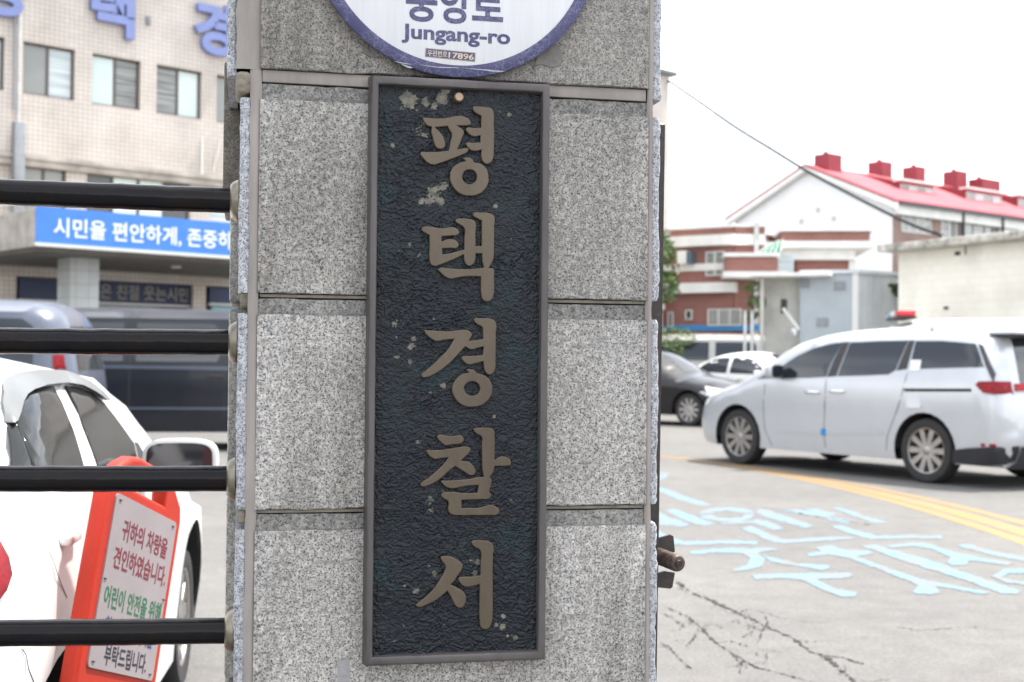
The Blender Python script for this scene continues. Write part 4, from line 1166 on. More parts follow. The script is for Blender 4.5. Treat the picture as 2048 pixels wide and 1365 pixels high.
def surf_uv(c, px, py, sd_):
    """photo pixel -> (x, z) on the curved flank itself"""
    yl = c.W * .95
    x = z = 0
    for k in range(40):
        x, z = side_uv(c, px, py, sd_ * yl)
        yn = c.y(min(max(x, c.ta[:, 0].min() + .02), c.ta[:, 0].max() - .02), min(max(z, c.zb), c.roof))
        yl += (yn - yl) * .45
    return x, z
def hs_(pts): return [surf_uv(hat, *Z3(q), -1) for q in pts]
if DEBUG:
    with open('/workdir/debug.txt', 'w') as fh:
        fh.write(f'hat scale {sc_} origin {hat_o} heading {math.degrees(math.atan2(d_.y, d_.x))}\n')
        for q in [(70, 830), (125, 760), (330, 1262), (110, 1262), (210, 515), (420, 440), (548, 425), (890, 1260), (680, 430), (950, 490), (1200, 750), (1440, 1262), (10, 400), (45, 810), (400, 258), (880, 380)]:
            fh.write(f'{q} {hp([q])[0]} {hs_([q])[0]}\n')
        for q in ((0, 1045), (22, 1110), (0, 1200), (105, 1320), (350, 915), (120, 1075)):
            fh.write(f'{q} {surf_uv(hat, *q, -1)}\n')
        fh.write(f'van scale {s_} o {o_} h {math.degrees(h_)}\n')
        for q in [(532, 345), (868, 206), (1284, 193), (1324, 374), (1785, 362), (1772, 455), (2030, 538), (510, 405)]:
            fh.write(f'{q} {vp([q])[0]}\n')
EXT = 1390
hat.patch('quarter_glass', hs_([(72, 832), (122, 770), (230, 1000), (345, EXT), (115, EXT)]), -1, M_GLASS2, off=.004, step=.05)
hat.patch('rear_door_glass', hs_([(140, 740), (168, 585), (215, 515), (300, 470), (420, 442), (545, 427), (640, 610), (760, 900), (900, EXT), (390, EXT), (260, 1030)]), -1, M_GLASS2, off=.004, step=.05)
hat.patch('front_door_glass', hs_([(684, 432), (800, 445), (940, 492), (1055, 580), (1195, 750), (1325, 930), (1398, 1035), (1470, EXT), (1060, EXT), (860, 850)]), -1, M_GLASS2, off=.004, step=.05)
hat.patch('mirror_triangle', hs_([(1412, 1020), (1440, 1030), (1560, 1250), (1600, EXT), (1490, EXT)]), -1, M_TRIM, off=.004, step=.05)
hat.patch('window_visor', hs_([(12, 400), (60, 340), (200, 286), (400, 259), (600, 266), (625, 300), (665, 395), (560, 400), (420, 415), (280, 462), (205, 512), (160, 590), (130, 700), (95, 790), (60, 818), (38, 800), (20, 600)]), -1, M_VIS, off=.022, thick=.02, step=.05)
hat.patch('window_visor', hs_([(612, 268), (720, 302), (880, 380), (1010, 480), (1110, 590), (1060, 575), (940, 490), (800, 420), (678, 400)]), -1, M_VIS, off=.022, thick=.02, step=.05)
hat.line('door_gap', [surf_uv(hat, q[0] * .3115, 940 + q[1] * .3115, -1) for q in [(225, 345), (290, 480), (370, 680), (440, 850), (462, 950)]], -1, M_SEAM, .004)
hat.line('bumper_gap', [surf_uv(hat, q[0] * .3115, 940 + q[1] * .3115, -1) for q in [(135, 1148), (165, 1190), (180, 1280), (215, 1365)]], -1, M_SEAM, .004)
x, z = surf_uv(hat, 125, 1078, -1)
hat.handle(x + .03, z, -1, M_WHITE, .13)
tlp = [(.07, 1.06), (.20, 1.06), (.33, 1.05), (.325, 1.02), (.315, .98), (.30, .945), (.27, .915), (.235, .893), (.2, .88), (.07, .86)]
_ = [surf_uv(hat, *q, -1) for q in [(-40, 1030), (0, 1043), (14, 1062), (22, 1100), (24, 1140), (17, 1182), (0, 1212), (-40, 1235)]]
hat.patch('tail_lamp', [(max(x, .05), z) for x, z in tlp], -1, M_REDL, off=.012, thick=.014, step=.03)
hat.band('rear_window', lambda x, z: x < .9 and 1.0 < z < 1.34, -.85, .85, M_GLASS2)
hat.band('windscreen', lambda x, z: 2.3 < x < 3.0 and .98 < z, -.88, .88, M_GLASS2)
hat.band('tail_lamp', lambda x, z: x < .4 and .80 < z < 1.05, -.99, -.7, M_REDL, .012)
xm, zm = side_uv(hat, 352, 922, -(hat.W + .10))
hat.mirror(xm, zm - .03, -1, M_WHITE, .25, .15, .10, .15)

# ---- vans and cars standing in the yard
STAR_TOP = [(.12, .30), (.04, .5), (.02, .8), (.05, 1.15), (.12, 1.5), (.2, 1.74), (.34, 1.87), (.7, 1.92), (2, 1.935), (3.2, 1.915), (3.7, 1.85), (4.02, 1.70), (4.42, 1.34), (4.62, 1.20), (4.88, 1.07), (5.07, .90), (5.15, .62), (5.12, .45), (5.06, .30)]
SEDAN_TOP = [(.15, .28), (.05, .45), (.03, .68), (.08, .92), (.3, 1.0), (.72, 1.06), (1.05, 1.22), (1.4, 1.38), (1.75, 1.45), (2.3, 1.475), (2.75, 1.42), (3.1, 1.26), (3.5, 1.02), (3.75, .96), (4.2, .88), (4.55, .76), (4.72, .6), (4.78, .45), (4.72, .28)]
def van_windows(c, sd_, gm=M_GLASS):
    c.patch('side_glass', [(.42, 1.22), (1.85, 1.22), (1.85, 1.74), (.55, 1.74), (.44, 1.66)], sd_, gm, off=.004)
    c.patch('side_glass', [(2.02, 1.22), (3.1, 1.22), (3.14, 1.30), (3.12, 1.66), (3.05, 1.74), (2.02, 1.74)], sd_, gm, off=.004)
    c.patch('front_door_glass', [(3.3, 1.2), (4.3, 1.18), (4.1, 1.42), (3.88, 1.66), (3.7, 1.74), (3.3, 1.74)], sd_, gm, off=.004)
def van_ends(c, gm=M_GLASS):
    c.band('rear_window', lambda x, z: x < .6 and 1.2 < z < 1.74, -.85, .85, gm)
    c.band('windscreen', lambda x, z: x > 3.5 and 1.25 < z < 1.78, -.9, .9, gm)
def dark_van():
    ang = R(8)
    d = Vector((math.cos(ang), math.sin(ang), 0)); lf = Vector((-d.y, d.x, 0))
    g = ground(267, 902); sc = (902 - 617) / (2600 / g.y) / 1.935 * 1.0
    sc = ((902 - 618) * g.y / 2600) / 1.935
    o = g - d * 2.0 * sc + lf * (.96 - .05) * sc
    c = Car('dark_van', 'dark navy van parked side-on in front of the entrance canopy', STAR_TOP, .96, 1.16, .13, .26, (1.05, 4.25), .34, .41, M_NAVY, (o.x, o.y, 0), ang, sc, kt=.12)
    van_windows(c, -1); van_ends(c)
    c.line('door_gap', [(1.94, 1.8), (1.94, 1.2), (1.93, .5)], -1, M_SEAM, .012)
    c.line('door_gap', [(3.22, 1.8), (3.22, 1.2), (3.2, .45)], -1, M_SEAM, .012)
    c.line('side_moulding', [(.5, 1.14), (2, 1.14), (4.4, 1.12)], -1, M_SLATE, .05, .008)
    c.line('side_moulding', [(1.5, .58), (3.7, .58)], -1, M_SLATE, .035, .010)
    c.handle(3.08, 1.02, -1, M_TRIM, .22); c.handle(3.42, 1.02, -1, M_TRIM, .2)
    c.patch('tail_lamp', [(.08, .9), (.2, .9), (.22, 1.3), (.14, 1.3)], -1, M_REDL, off=.006)
    c.mirror(4.15, 1.2, -1, M_TRIM)
dark_van()
def slate_van():
    g = at_depth(140, 722, 13.0); sc = 1.0
    ang = R(186)
    d = Vector((math.cos(ang), math.sin(ang), 0)); lf = Vector((-d.y, d.x, 0))
    o = Vector((g.x, g.y, 0)) - lf * .96 * sc - d * .06
    c = Car('slate_van', 'slate blue van with its tail against the dark navy van', STAR_TOP, .96, 1.16, .13, .26, (1.05, 4.25), .34, .41, M_SLATE, (o.x, o.y, 0), ang, sc, kt=.12)
    van_windows(c, 1); van_ends(c)
    c.patch('tail_lamp', [(.08, .9), (.2, .9), (.24, 1.38), (.14, 1.38)], 1, M_REDL, off=.006)
    c.line('door_gap', [(1.94, 1.8), (1.94, 1.2), (1.93, .5)], 1, M_SEAM, .012)
    c.handle(3.42, 1.02, 1, M_TRIM, .2)
slate_van()
def sedan(name, label, paint, front_px, ang, sc, side, group=None, chrome=False):
    d = Vector((math.cos(ang), math.sin(ang), 0)); lf = Vector((-d.y, d.x, 0))
    g = ground(*front_px)
    o = g - d * 3.85 * sc - lf * side * (.91 - .06) * sc
    c = Car(name, label, SEDAN_TOP, .91, .95, .24, .22, (1.0, 3.85), .33, .39, paint, (o.x, o.y, 0), ang, sc, group, kt=.16, kf=.28, rf=.7)
    for sd_ in (1, -1):
        c.patch('rear_door_glass', [(1.15, 1.02), (2.0, 1.0), (2.0, 1.37), (1.75, 1.38), (1.5, 1.32), (1.25, 1.18)], sd_, M_GLASS, off=.004)
        c.patch('front_door_glass', [(2.08, 1.0), (3.1, .98), (2.9, 1.16), (2.65, 1.32), (2.4, 1.38), (2.08, 1.38)], sd_, M_GLASS, off=.004)
        c.patch('headlamp', [(4.12, .68), (4.2, .80), (4.45, .74), (4.66, .62), (4.62, .54), (4.35, .60)], sd_, M_LAMP, off=.006)
        c.mirror(2.95, .96, sd_, paint)
        c.handle(1.45, .86, sd_, M_CHROME); c.handle(2.4, .86, sd_, M_CHROME)
        c.line('door_gap', [(2.04, 1.0), (2.05, .7), (2.02, .3)], sd_, M_SEAM, .008)
    c.band('windscreen', lambda x, z: 2.7 < x < 3.5 and z < 1.43, -.88, .88, M_GLASS)
    c.band('rear_window', lambda x, z: x < 1.5 and 1.08 < z < 1.4, -.88, .88, M_GLASS)
    c.band('grille', lambda x, z: x > 4.6 and .45 < z < .66, -.4, .4, M_TRIM)
    return c
sedan('black_sedan', 'glossy black sedan with chrome wheels parked just beyond the gate post', M_BLACKP, (1378, 853), R(-42), 1.10, -1)
sedan('white_sedan', 'white sedan parked between the black sedan and the silver van', M_WHITE, (1592, 838), R(-44), 1.13, -1)
def lightbar(c, x, z, wid, nm='light_bar', ln=.28, turn=False):
    m_r = mat('red_beacon', (.62, .02, .03), .25, coat=.5); m_w = mat('white_beacon', (.78, .76, .70), .3); m_b = mat('blue_beacon', (.16, .36, .66), .25, coat=.5)
    bxs = (lambda a, b, e, g, p, q, ch: MB().box(x + a, x + b, e, g, p, q, ch)) if not turn else (lambda a, b, e, g, p, q, ch: MB().box(x - g, x - e, a, b, p, q, ch))
    n0 = bxs(-ln / 2, ln / 2, -wid / 2, wid / 2, z - .02, z + .02, .008).build(nm, M_TRIM, c.root, 40)
    for k, mm in enumerate((m_b, m_w, m_r)):
        a = -wid / 2 + wid * k / 3
        bxs(-ln / 2 + .01, ln / 2 - .01, a + .004, a + wid / 3 - .004, z + .02, z + .105, .02).build('beacon', mm, n0, 40)
    return n0
def star(name, label, paint, px, depth, ang, sc, sd_, group=None):
    g = at_depth(px, 732, depth)
    c = Car(name, label, STAR_TOP, .96, 1.16, .13, .26, (1.05, 4.25), .34, .41, paint, (g.x, g.y, 0), ang, sc, group, kt=.12)
    van_windows(c, sd_); van_ends(c)
    c.patch('tail_lamp', [(.08, .9), (.2, .9), (.24, 1.38), (.14, 1.38)], sd_, M_REDL, off=.006)
    c.handle(3.42, 1.02, sd_, M_TRIM, .2); c.mirror(4.1, 1.2, sd_, paint)
    return c
star('grey_van', 'grey van parked nose out behind the black sedan, nearest the tree', mat('champagne_paint', (.46, .45, .43), .35, .3, coat=.6), 1290, 45, R(-12), 1.22, -1)
c = star('patrol_van', 'white patrol van with a red, white and blue light bar behind the silver van', M_WHITE, 1515, 46, R(-8), 1.20, -1)
lightbar(c, 1.85, 2.0, 1.25, turn=True)
c = star('white_patrol_van', 'white patrol van by the cream wall, only its roof and red beacon showing', M_WHITE, 2312, 21.5, R(172), 1.10, 1)
lightbar(c, 3.72, 1.96, 1.2)
# ================================================================== wall with openings
def wall_mb(cells_x, cells_z, holes, y0=0.0, thick=.25, x_end=True):
    """upright wall in the plane y0 (front), rectangles in holes left open, with reveals"""
    x0, x1 = cells_x; z0, z1 = cells_z
    xs = sorted({x0, x1, *[h[0] for h in holes], *[h[1] for h in holes]}); zs = sorted({z0, z1, *[h[2] for h in holes], *[h[3] for h in holes]})
    xs = [x for x in xs if x0 <= x <= x1]; zs = [z for z in zs if z0 <= z <= z1]
    mb = MB()
    for i in range(len(xs) - 1):
        for k in range(len(zs) - 1):
            cx, cz = (xs[i] + xs[i + 1]) / 2, (zs[k] + zs[k + 1]) / 2
            if any(h[0] < cx < h[1] and h[2] < cz < h[3] for h in holes): continue
            mb.add([(xs[i], y0, zs[k]), (xs[i + 1], y0, zs[k]), (xs[i + 1], y0, zs[k + 1]), (xs[i], y0, zs[k + 1])], [(0, 1, 2, 3)])
    for a, b, c, d in holes:
        v = [(a, y0, c), (b, y0, c), (b, y0, d), (a, y0, d)]; w_ = [(p[0], y0 + thick, p[2]) for p in v]
        mb.add(v + w_, [(0, 4, 5, 1), (1, 5, 6, 2), (2, 6, 7, 3), (3, 7, 4, 0)])
    mb.add([(x0, y0, z0), (x0, y0 + thick, z0), (x0, y0 + thick, z1), (x0, y0, z1)], [(0, 1, 2, 3)])
    mb.add([(x1, y0, z0), (x1, y0, z1), (x1, y0 + thick, z1), (x1, y0 + thick, z0)], [(0, 1, 2, 3)])
    mb.add([(x0, y0, z1), (x0, y0 + thick, z1), (x1, y0 + thick, z1), (x1, y0, z1)], [(0, 1, 2, 3)])
    return mb
M_FRM = mat('brown_aluminium', (.10, .085, .075), .5, .4)
M_FRW = mat('white_window_frame', (.62, .62, .60), .5)
def pane_mat(name, c1, c2, sc=1.2, bands=True):
    m = bpy.data.materials.new(name); m.use_nodes = True
    n, l = m.node_tree.nodes, m.node_tree.links
    b = n['Principled BSDF']; b.inputs['Roughness'].default_value = .12; b.inputs['Coat Weight'].default_value = .6; b.inputs['Coat Roughness'].default_value = .03
    t = n.new('ShaderNodeTexCoord'); mp = n.new('ShaderNodeMapping'); l.new(t.outputs['Object'], mp.inputs[0]); mp.inputs['Scale'].default_value = (.25, .25, 7 if bands else .6)
    no = n.new('ShaderNodeTexNoise'); no.inputs['Scale'].default_value = sc; no.inputs['Detail'].default_value = 4; l.new(mp.outputs[0], no.inputs['Vector'])
    r = n.new('ShaderNodeValToRGB'); r.color_ramp.elements[0].position = .4; r.color_ramp.elements[1].position = .6
    r.color_ramp.elements[0].color = c1; r.color_ramp.elements[1].color = c2
    l.new(no.outputs['Fac'], r.inputs[0]); l.new(r.outputs[0], b.inputs['Base Color'])
    return m
PN = {'grey': pane_mat('curtained_pane', (.19, .20, .19, 1), (.24, .25, .235, 1), 1, False), 'blind': pane_mat('blinds_behind_glass', (.34, .40, .42, 1), (.52, .56, .55, 1), 2.0),
      'pale': pane_mat('frosted_pane', (.50, .60, .575, 1), (.56, .64, .61, 1), 1, False), 'dim': pane_mat('half_drawn_blind', (.11, .11, .105, 1), (.27, .275, .26, 1), 2.0), 'dark': pane_mat('dark_pane', (.03, .034, .036, 1), (.06, .065, .065, 1), 1, False)}
def window(parent, x0, x1, z0, z1, y, kinds, m=M_FRM, fw=.05, dp=.06, name='window'):
    """sliding window: frame with a mullion per sash, one pane object per sash"""
    n = len(kinds); mb = MB()
    mb.box(x0, x1, y, y + dp, z0, z0 + fw).box(x0, x1, y, y + dp, z1 - fw, z1).box(x0, x0 + fw, y + .002, y + dp - .002, z0 + fw, z1 - fw).box(x1 - fw, x1, y + .002, y + dp - .002, z0 + fw, z1 - fw)
    for k in range(1, n):
        xm = x0 + (x1 - x0) * k / n; mb.box(xm - fw * .7, xm + fw * .7, y + .004, y + dp - .004, z0 + fw, z1 - fw)
    o = mb.build(name, m, parent)
    for k, kd in enumerate(kinds):
        a = x0 + (x1 - x0) * k / n + fw * .7; b = x0 + (x1 - x0) * (k + 1) / n - fw * .7
        bx('pane', PN[kd], o, a, b, y + .025 + .008 * (k % 2), y + .031 + .008 * (k % 2), z0 + fw, z1 - fw)
    return o
# ================================================================== tiled office building on the left
VPX = 3900
fang = math.atan2(1.0, (VPX - CX) / FPX)                 # direction of the facade
fp = at_depth(48, 728, 31.4)
BF = Frame((fp.x, fp.y), fang)
def B(px, py, y=0.0): return BF.on(px, py, y)
M_TILE = brick_mat('cream_facade_tiles', (.57, .51, .46, 1), (.52, .465, .42, 1), (.34, .315, .29, 1), .125, .115, .012, .5, .5)
M_TILED = brick_mat('grey_column_tiles', (.50, .52, .52, 1), (.46, .48, .48, 1), (.33, .34, .34, 1), .30, .30, .010, .4, .4)
M_CONC = mat('stained_concrete', (.36, .33, .295), .85, var=.35, vscale=2, bump=.3, bscale=20)
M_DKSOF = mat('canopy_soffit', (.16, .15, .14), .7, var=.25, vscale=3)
M_DRAIN = mat('grey_drainpipe', (.22, .235, .255), .5, var=.2, vscale=4)
M_DRAINW = mat('pale_drainpipe', (.50, .50, .49), .5, var=.2, vscale=4)
off = thing('office_building', 'three-storey cream tiled office building with blue channel letters and entrance canopy', 'building', (BF.o.x, BF.o.y, 0), fang)
xw = [B(px, py)[0] for px, py in ((46, 140), (152, 150), (185, 160), (281, 170), (313, 180), (403, 190), (433, 200))]
ww = (xw[1] - xw[0] + xw[3] - xw[2] + xw[5] - xw[4]) / 3
pitch_ = (xw[6] - xw[0]) / 3
zt3 = (B(48, 85)[1] + B(402, 141)[1]) / 2; zb3 = (B(48, 191)[1] + B(402, 236)[1]) / 2
xend_ = B(1337, 300)[0]; zroof = B(1335, 152)[1]
zled = B(0, 303)[1]
wins = [(xw[0] + pitch_ * k, xw[0] + pitch_ * k + ww, zb3, zt3) for k in range(-1, 4)]
# second storey openings below the ledge, third row above
z2t = B(60, 330)[1]; z2b = z2t - 1.5
w2 = [(B(5, 340)[0] - 2.6, B(-60, 340)[0] - .2, z2b, z2t), (B(50, 340)[0], B(137, 345)[0], z2b, z2t), (B(178, 345)[0], B(386, 360)[0], z2b, z2t), (B(424, 365)[0], B(424, 365)[0] + 1.9, z2b, z2t)]
x_left = B(-420, 300)[0]
wall_mb((x_left, xend_), (zled, zroof), wins, 0, .22).build('upper_wall', M_TILE, off)
wall_mb((x_left, xend_), (3.35, zled - .28), w2, .12, .22).build('middle_wall', M_TILE, off)
kinds = [('grey', 'blind'), ('grey', 'blind'), ('pale', 'dim'), ('dim', 'pale'), ('grey', 'dim')]
for h, kd in zip(wins, kinds): window(off, *h, .12, kd)
for h, kd in zip(w2, [('grey', 'dim'), ('grey', 'grey'), ('dark', 'pale', 'pale', 'dark'), ('blind', 'dark')]): window(off, *h, .22, kd)
# ledge, parapet, end wall and roof
MB().box(x_left, xend_ + .1, -.10, .12, zled - .12, zled - .002, .01).build('ledge', M_CONC, off)
MB().box(x_left, xend_ + .06, -.04, .12, zled - .278, zled - .125, .01).build('ledge', M_CONC, off)
MB().box(x_left, xend_ + .28, -.18, .5, zroof + .002, zroof + .16, .02).build('parapet_cap', mat('dark_coping', (.12, .13, .14), .6), off)
bx('end_wall', M_TILE, off, xend_ - .22, xend_ - .004, .24, 12, 0, zroof)
bx('roof', M_CONC, off, x_left, xend_ - .25, .3, 12, zroof - .4, zroof - .2)
bx('back_wall', M_TILE, off, x_left, xend_ - .25, 11.8, 12, 0, zroof - .45)
bx('inner_floor', M_CONC, off, x_left, xend_ - .25, .36, 11.7, z2b - .75, z2b - .6)
# ground storey, set back under the canopy
gs = [(B(38, 560)[0], B(130, 570)[0]), (B(196, 570)[0], B(388, 585)[0]), (B(418, 590)[0], B(418, 590)[0] + 2.4)]
zs1, zs0 = B(70, 556)[1], B(70, 600)[1]
zgs1 = zs1
def gx(a, b, py): return B(a, py)[0], B(b, py)[0]
bx('shop_front', PN['dark'], off, x_left, xend_ - .3, .42, .45, 0, 3.3)
for a, b in ((B(0, 560)[0] - .5, B(36, 560)[0]), (B(390, 570)[0], B(416, 570)[0])):
    bx('column', M_TILE, off, a, b, .1, .41, 0, 3.34)
bx('lintel', M_CONC, off, x_left, xend_ - .3, .30, .42, B(250, 545)[1], 3.34)
M_SIGN = mat('navy_sign', (.012, .022, .085), .4, var=.2, vscale=3)
M_GOLD = mat('dull_gold_lettering', (.30, .28, .22), .5)
def navy(px0, px1, pyt0, pyb0, pyt1, txt=None):
    a, t0 = B(px0, pyt0, .24); _, b0 = B(px0, pyb0, .24); c, t1 = B(px1, pyt1, .24)
    zt_ = (t0 + t1) / 2; zb_ = zt_ - (t0 - b0)
    o = bx('sign_panel', M_SIGN, off, a, c, .24, .29, zb_, zt_)
    bx('sign_trim', M_FRW, o, a, c, .225, .30, zb_ - .07, zb_ - .004)
    if txt:
        text('lettering', txt, M_GOLD, o, a + (c - a) * .02, c - (c - a) * .06, zb_ + (zt_ - zb_) * .14, zb_ + (zt_ - zb_) * .86, .237, bold=.016, words=.22)
navy(38, 131, 556, 598, 560); navy(197, 388, 562, 604, 571, '은 친절 웃는시민'); navy(419, 520, 575, 606, 580)
bx('poster', mat('pale_blue_poster', (.30, .52, .60), .5), off, B(424, 610, .3)[0], B(475, 612, .3)[0], .30, .33, B(430, 640, .3)[1], B(430, 614, .3)[1])
# canopy with the blue banner
YC = -5.0
ca, ct = B(70, 414, YC); _, cb = B(70, 487, YC)
can = thing('entrance_canopy', 'concrete entrance canopy with a blue banner lettered in white across its front', 'canopy', (BF.o.x, BF.o.y, 0), fang)
cx1 = B(700, 520, YC)[0]
MB().box(ca, cx1, YC + .012, -.02, cb - .06, ct - .02, .02).build('slab', M_CONC, can)
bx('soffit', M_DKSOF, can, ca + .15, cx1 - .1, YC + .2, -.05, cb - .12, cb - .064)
M_BAN = mat('blue_banner', (.045, .19, .62), .45, var=.08, vscale=2)
ban = bx('banner', M_BAN, can, ca + .02, cx1 - .02, YC - .03, YC + .01, cb + .02, ct + .02)
bx('banner_trim', M_FRW, can, ca, cx1, YC - .05, YC + .01, cb - .05, cb + .018)
M_WPR = mat('white_print', (.80, .80, .80), .5)
ta, tz0 = B(107, 480, YC - .03)
tb = B(560, 492, YC - .03)[0]
tz1 = B(107, 436, YC - .03)[1]; tz0 = B(107, 472, YC - .03)[1]
text('lettering', '시민을 편안하게, 존중하고', M_WPR, ban, ta, B(494, 490, YC - .03)[0], tz0 - .035, tz1 + .02, YC - .034, bold=.013, words=.12)
for px in (168,):
    a, _ = B(140, 560, -3.6); b, _ = B(198, 560, -3.6)
    bx('column', M_TILED, can, a, b, -3.6, -3.6 + (b - a), 0, cb - .125)
a, _ = B(620, 560, -3.6); bx('column', M_TILED, can, a, a + .6, -3.6, -3.0, 0, cb - .125)
lx, lz = B(352, 527, -3.0)
MB().lathe([(0, 0), (.12, 0), (.12, .05), (0, .05)], 16, Matrix.Translation((lx, -3.0, cb - .175))).build('ceiling_lamp', M_FRW, can, 40)
# blue channel letters on the wall
M_CHAN = mat('periwinkle_channel_letter', (.165, .205, .42), .5, var=.1, vscale=3)
def chan(s, px0, pyb, w_, h_, ix):
    a, z = B(px0, pyb, -.15)
    text('channel_letter', s, M_CHAN, off, a, a + w_, z, z + h_, -.02, .14, bold=.035)
lw = B(268, 78, -.15)[0] - B(181, 60, -.15)[0]
z_a = B(262, 80, -.15)[1]; z_b = B(470, 117, -.15)[1]
lz_ = (z_a + z_b) / 2
for k, s in enumerate(('평', '택', '경')):
    a = B(182, 70, -.15)[0] + (k - 1) * (B(390, 60, -.15)[0] - B(182, 70, -.15)[0])
    text('channel_letter', s, M_CHAN, off, a, a + lw, lz_, lz_ + lw * 1.22, -.02, .14, bold=.04)
# rain pipe
px_a, zx = B(34, 200); _, zmid = B(38, 247)
MB().tube([(px_a, -.09, zmid), (px_a, -.09, zroof - .1)], .045, 10).build('rain_pipe', M_DRAINW, off, 40)
MB().tube([(px_a - .12, -.10, zmid + .3), (px_a - .12, -.10, zroof - .1)], .028, 10).build('rain_pipe', M_DRAIN, off, 40)
MB().box(px_a - .12, px_a + .14, -.22, -.02, 3.6, zmid, .02).build('rain_pipe_casing', M_DRAIN, off, 40)
a, z = B(402, 275); _, z2_ = B(402, 350)
MB().tube([(a, -.06, z2_), (a, -.06, z)], .03, 8).build('conduit', M_FRW, off, 40)
a, z = B(438, 280); b, z2_ = B(424, 345)
MB().tube([(b, -.06, z2_), ((a + b) / 2, -.06, (z + z2_) / 2), (a, -.06, z)], .018, 8).build('conduit', M_FRW, off, 40)
a, z = B(295, 42); bx('wall_bracket', M_DRAIN, off, a - .04, a + .05, -.1, 0, z - .12, z + .1)

# ================================================================== red brick building
M_BRICK = brick_mat('red_brick', (.30, .098, .075, 1), (.25, .08, .065, 1), (.33, .25, .22, 1), .21, .068, .010, .85, .4)
M_BAND = mat('white_stucco_band', (.72, .72, .69), .8, var=.12, vscale=1.5)
M_STUC = mat('white_stucco', (.78, .79, .80), .8, var=.06, vscale=.8)
DB = 47.0
cpt = at_depth(1467, 600, DB)
la, lb = R(147), R(8)
def brick_house():
    h = thing('brick_house', 'two-storey red brick house with white floor bands and a roof terrace', 'house', (cpt.x, cpt.y, 0), 0)
    FL = Frame((cpt.x, cpt.y), la - math.pi)      # left wing facade, local x grows towards the corner (right)
    FR = Frame((cpt.x, cpt.y), -R(6))
    def seg(fr, name, m, x0, x1, y0, y1, z0, z1, parent=h):
        o = bx(name, m, parent, x0, x1, y0, y1, z0, z1)
        if parent is h: o.rotation_euler = (0, 0, fr.a)
        return o
    L = lambda px, py, y=0: FL.on(px, py, y)
    RR = lambda px, py, y=0: FR.on(px, py, y)
    xl = L(1290, 550)[0]
    z = lambda py: L(1440, py)[1]
    top = L(1467, 449)[1]
    # left wing: bands from bottom to top
    zs_ = [('brick_wall', 0, z(586) , M_BRICK), ('floor_band', z(586), z(566), M_BAND), ('brick_wall', z(566), z(541), M_BRICK), ('floor_band', z(541), z(527), M_BAND),
           ('brick_wall', z(527), z(492), M_BRICK), ('floor_band', z(492), z(471), M_BAND), ('brick_wall', z(471), z(456), M_BRICK), ('floor_band', z(456), top, M_BAND)]
    for n_, a, b, m in zs_:
        pr = .35 if n_ == 'floor_band' and m is M_BAND and b - a > .3 else (.12 if n_ == 'floor_band' else 0)
        seg(FL, n_, m, xl, -.02 + pr * .4, -pr, 7, a, b)
    seg(FL, 'roof_slab', M_BAND, xl, -.1, .2, 9, top - .3, top - .1)
    # windows of the left wing
    def win(fr, px0, px1, pyt, pyb, kinds, y=-.09, m=M_FRW):
        a, t_ = fr.on(px0, pyt, y); b, _ = fr.on(px1, pyt, y); _, b0 = fr.on((px0 + px1) / 2, pyb, y)
        _, t_ = fr.on((px0 + px1) / 2, pyt, y)
        o = window(h, a, b, b0, t_, y, kinds, m); o.rotation_euler = (0, 0, fr.a); return o
    win(FL, 1411, 1448, 503, 552, ('grey', 'dim'))
    win(FL, 1415, 1482, 618, 652, ('dim', 'grey', 'dim'))
    win(FL, 1370, 1384, 620, 640, ('dark',))
    win(FL, 1335, 1346, 624, 655, ('dim',))
    for k in range(9):
        a, t_ = FL.on(1418 + k * 7, 622, -.06); _, b0 = FL.on(1418 + k * 7, 650, -.06)
        o = MB().tube([(a, -.06, b0), (a, -.06, t_)], .018, 6).build('window_bar', M_FRW, h); o.rotation_euler = (0, 0, FL.a)
    a, t_ = FL.on(1348, 655, -.08); _, b0 = FL.on(1348, 664, -.08)
    seg(FL, 'blue_stripe', mat('blue_wall_stripe', (.05, .24, .50), .6), xl, L(1524, 655, -.08)[0], -.05, .02, L(1440, 662)[1], L(1440, 650)[1])
    a, t_ = FL.on(1372, 502, -.5); 
    seg(FL, 'air_conditioner', M_BAND, FL.on(1354, 510, -.5)[0], FL.on(1372, 510, -.5)[0], -.5, -.05, FL.on(1362, 528, -.5)[1], FL.on(1362, 502, -.5)[1])
    seg(FL, 'air_conditioner_grille', mat('teal_grey', (.08, .13, .16), .5), FL.on(1372.5, 510, -.5)[0], FL.on(1380, 510, -.5)[0], -.48, -.06, FL.on(1376, 528, -.5)[1], FL.on(1376, 503, -.5)[1])
    # right part: recessed body, projecting slab and terrace parapets
    x1 = RR(1530, 458)[0]
    for n_, a, b, m, pr in (('brick_wall', 0, z(492) , M_BRICK, 0), ('floor_band', z(492), z(471), M_BAND, .2), ('brick_wall', z(471), z(456), M_BRICK, .05), ('floor_band', z(456), top - .01, M_BAND, .12)):
        seg(FR, n_, m, .02, x1, -pr + .03, 6, a, b)
    seg(FR, 'rain_pipe', M_DRAINW, RR(1512, 470)[0] - .08, RR(1516, 470)[0], -.35, -.2, 0, top)
    # terrace block further right
    xa, xb = RR(1565, 470, .6)[0], RR(1740, 470, .6)[0]
    za, zb_ = RR(1650, 463, .6)[1], RR(1650, 483, .6)[1]; zc, zd = RR(1650, 497, .6)[1], RR(1650, 505, .6)[1]
    seg(FR, 'parapet_cap', M_BAND, xa - .1, xb + .15, .5, 8, za - .002, za + .16)
    seg(FR, 'parapet', M_BRICK, xa, xb, .6, 8, zb_, za - .004)
    seg(FR, 'floor_band', M_BAND, xa - .25, xb + .1, .4, 8, zc, zb_ - .004)
    seg(FR, 'soffit_band', M_BAND, xa, xb - .5, .75, 8, zd - .25, zc - .004)
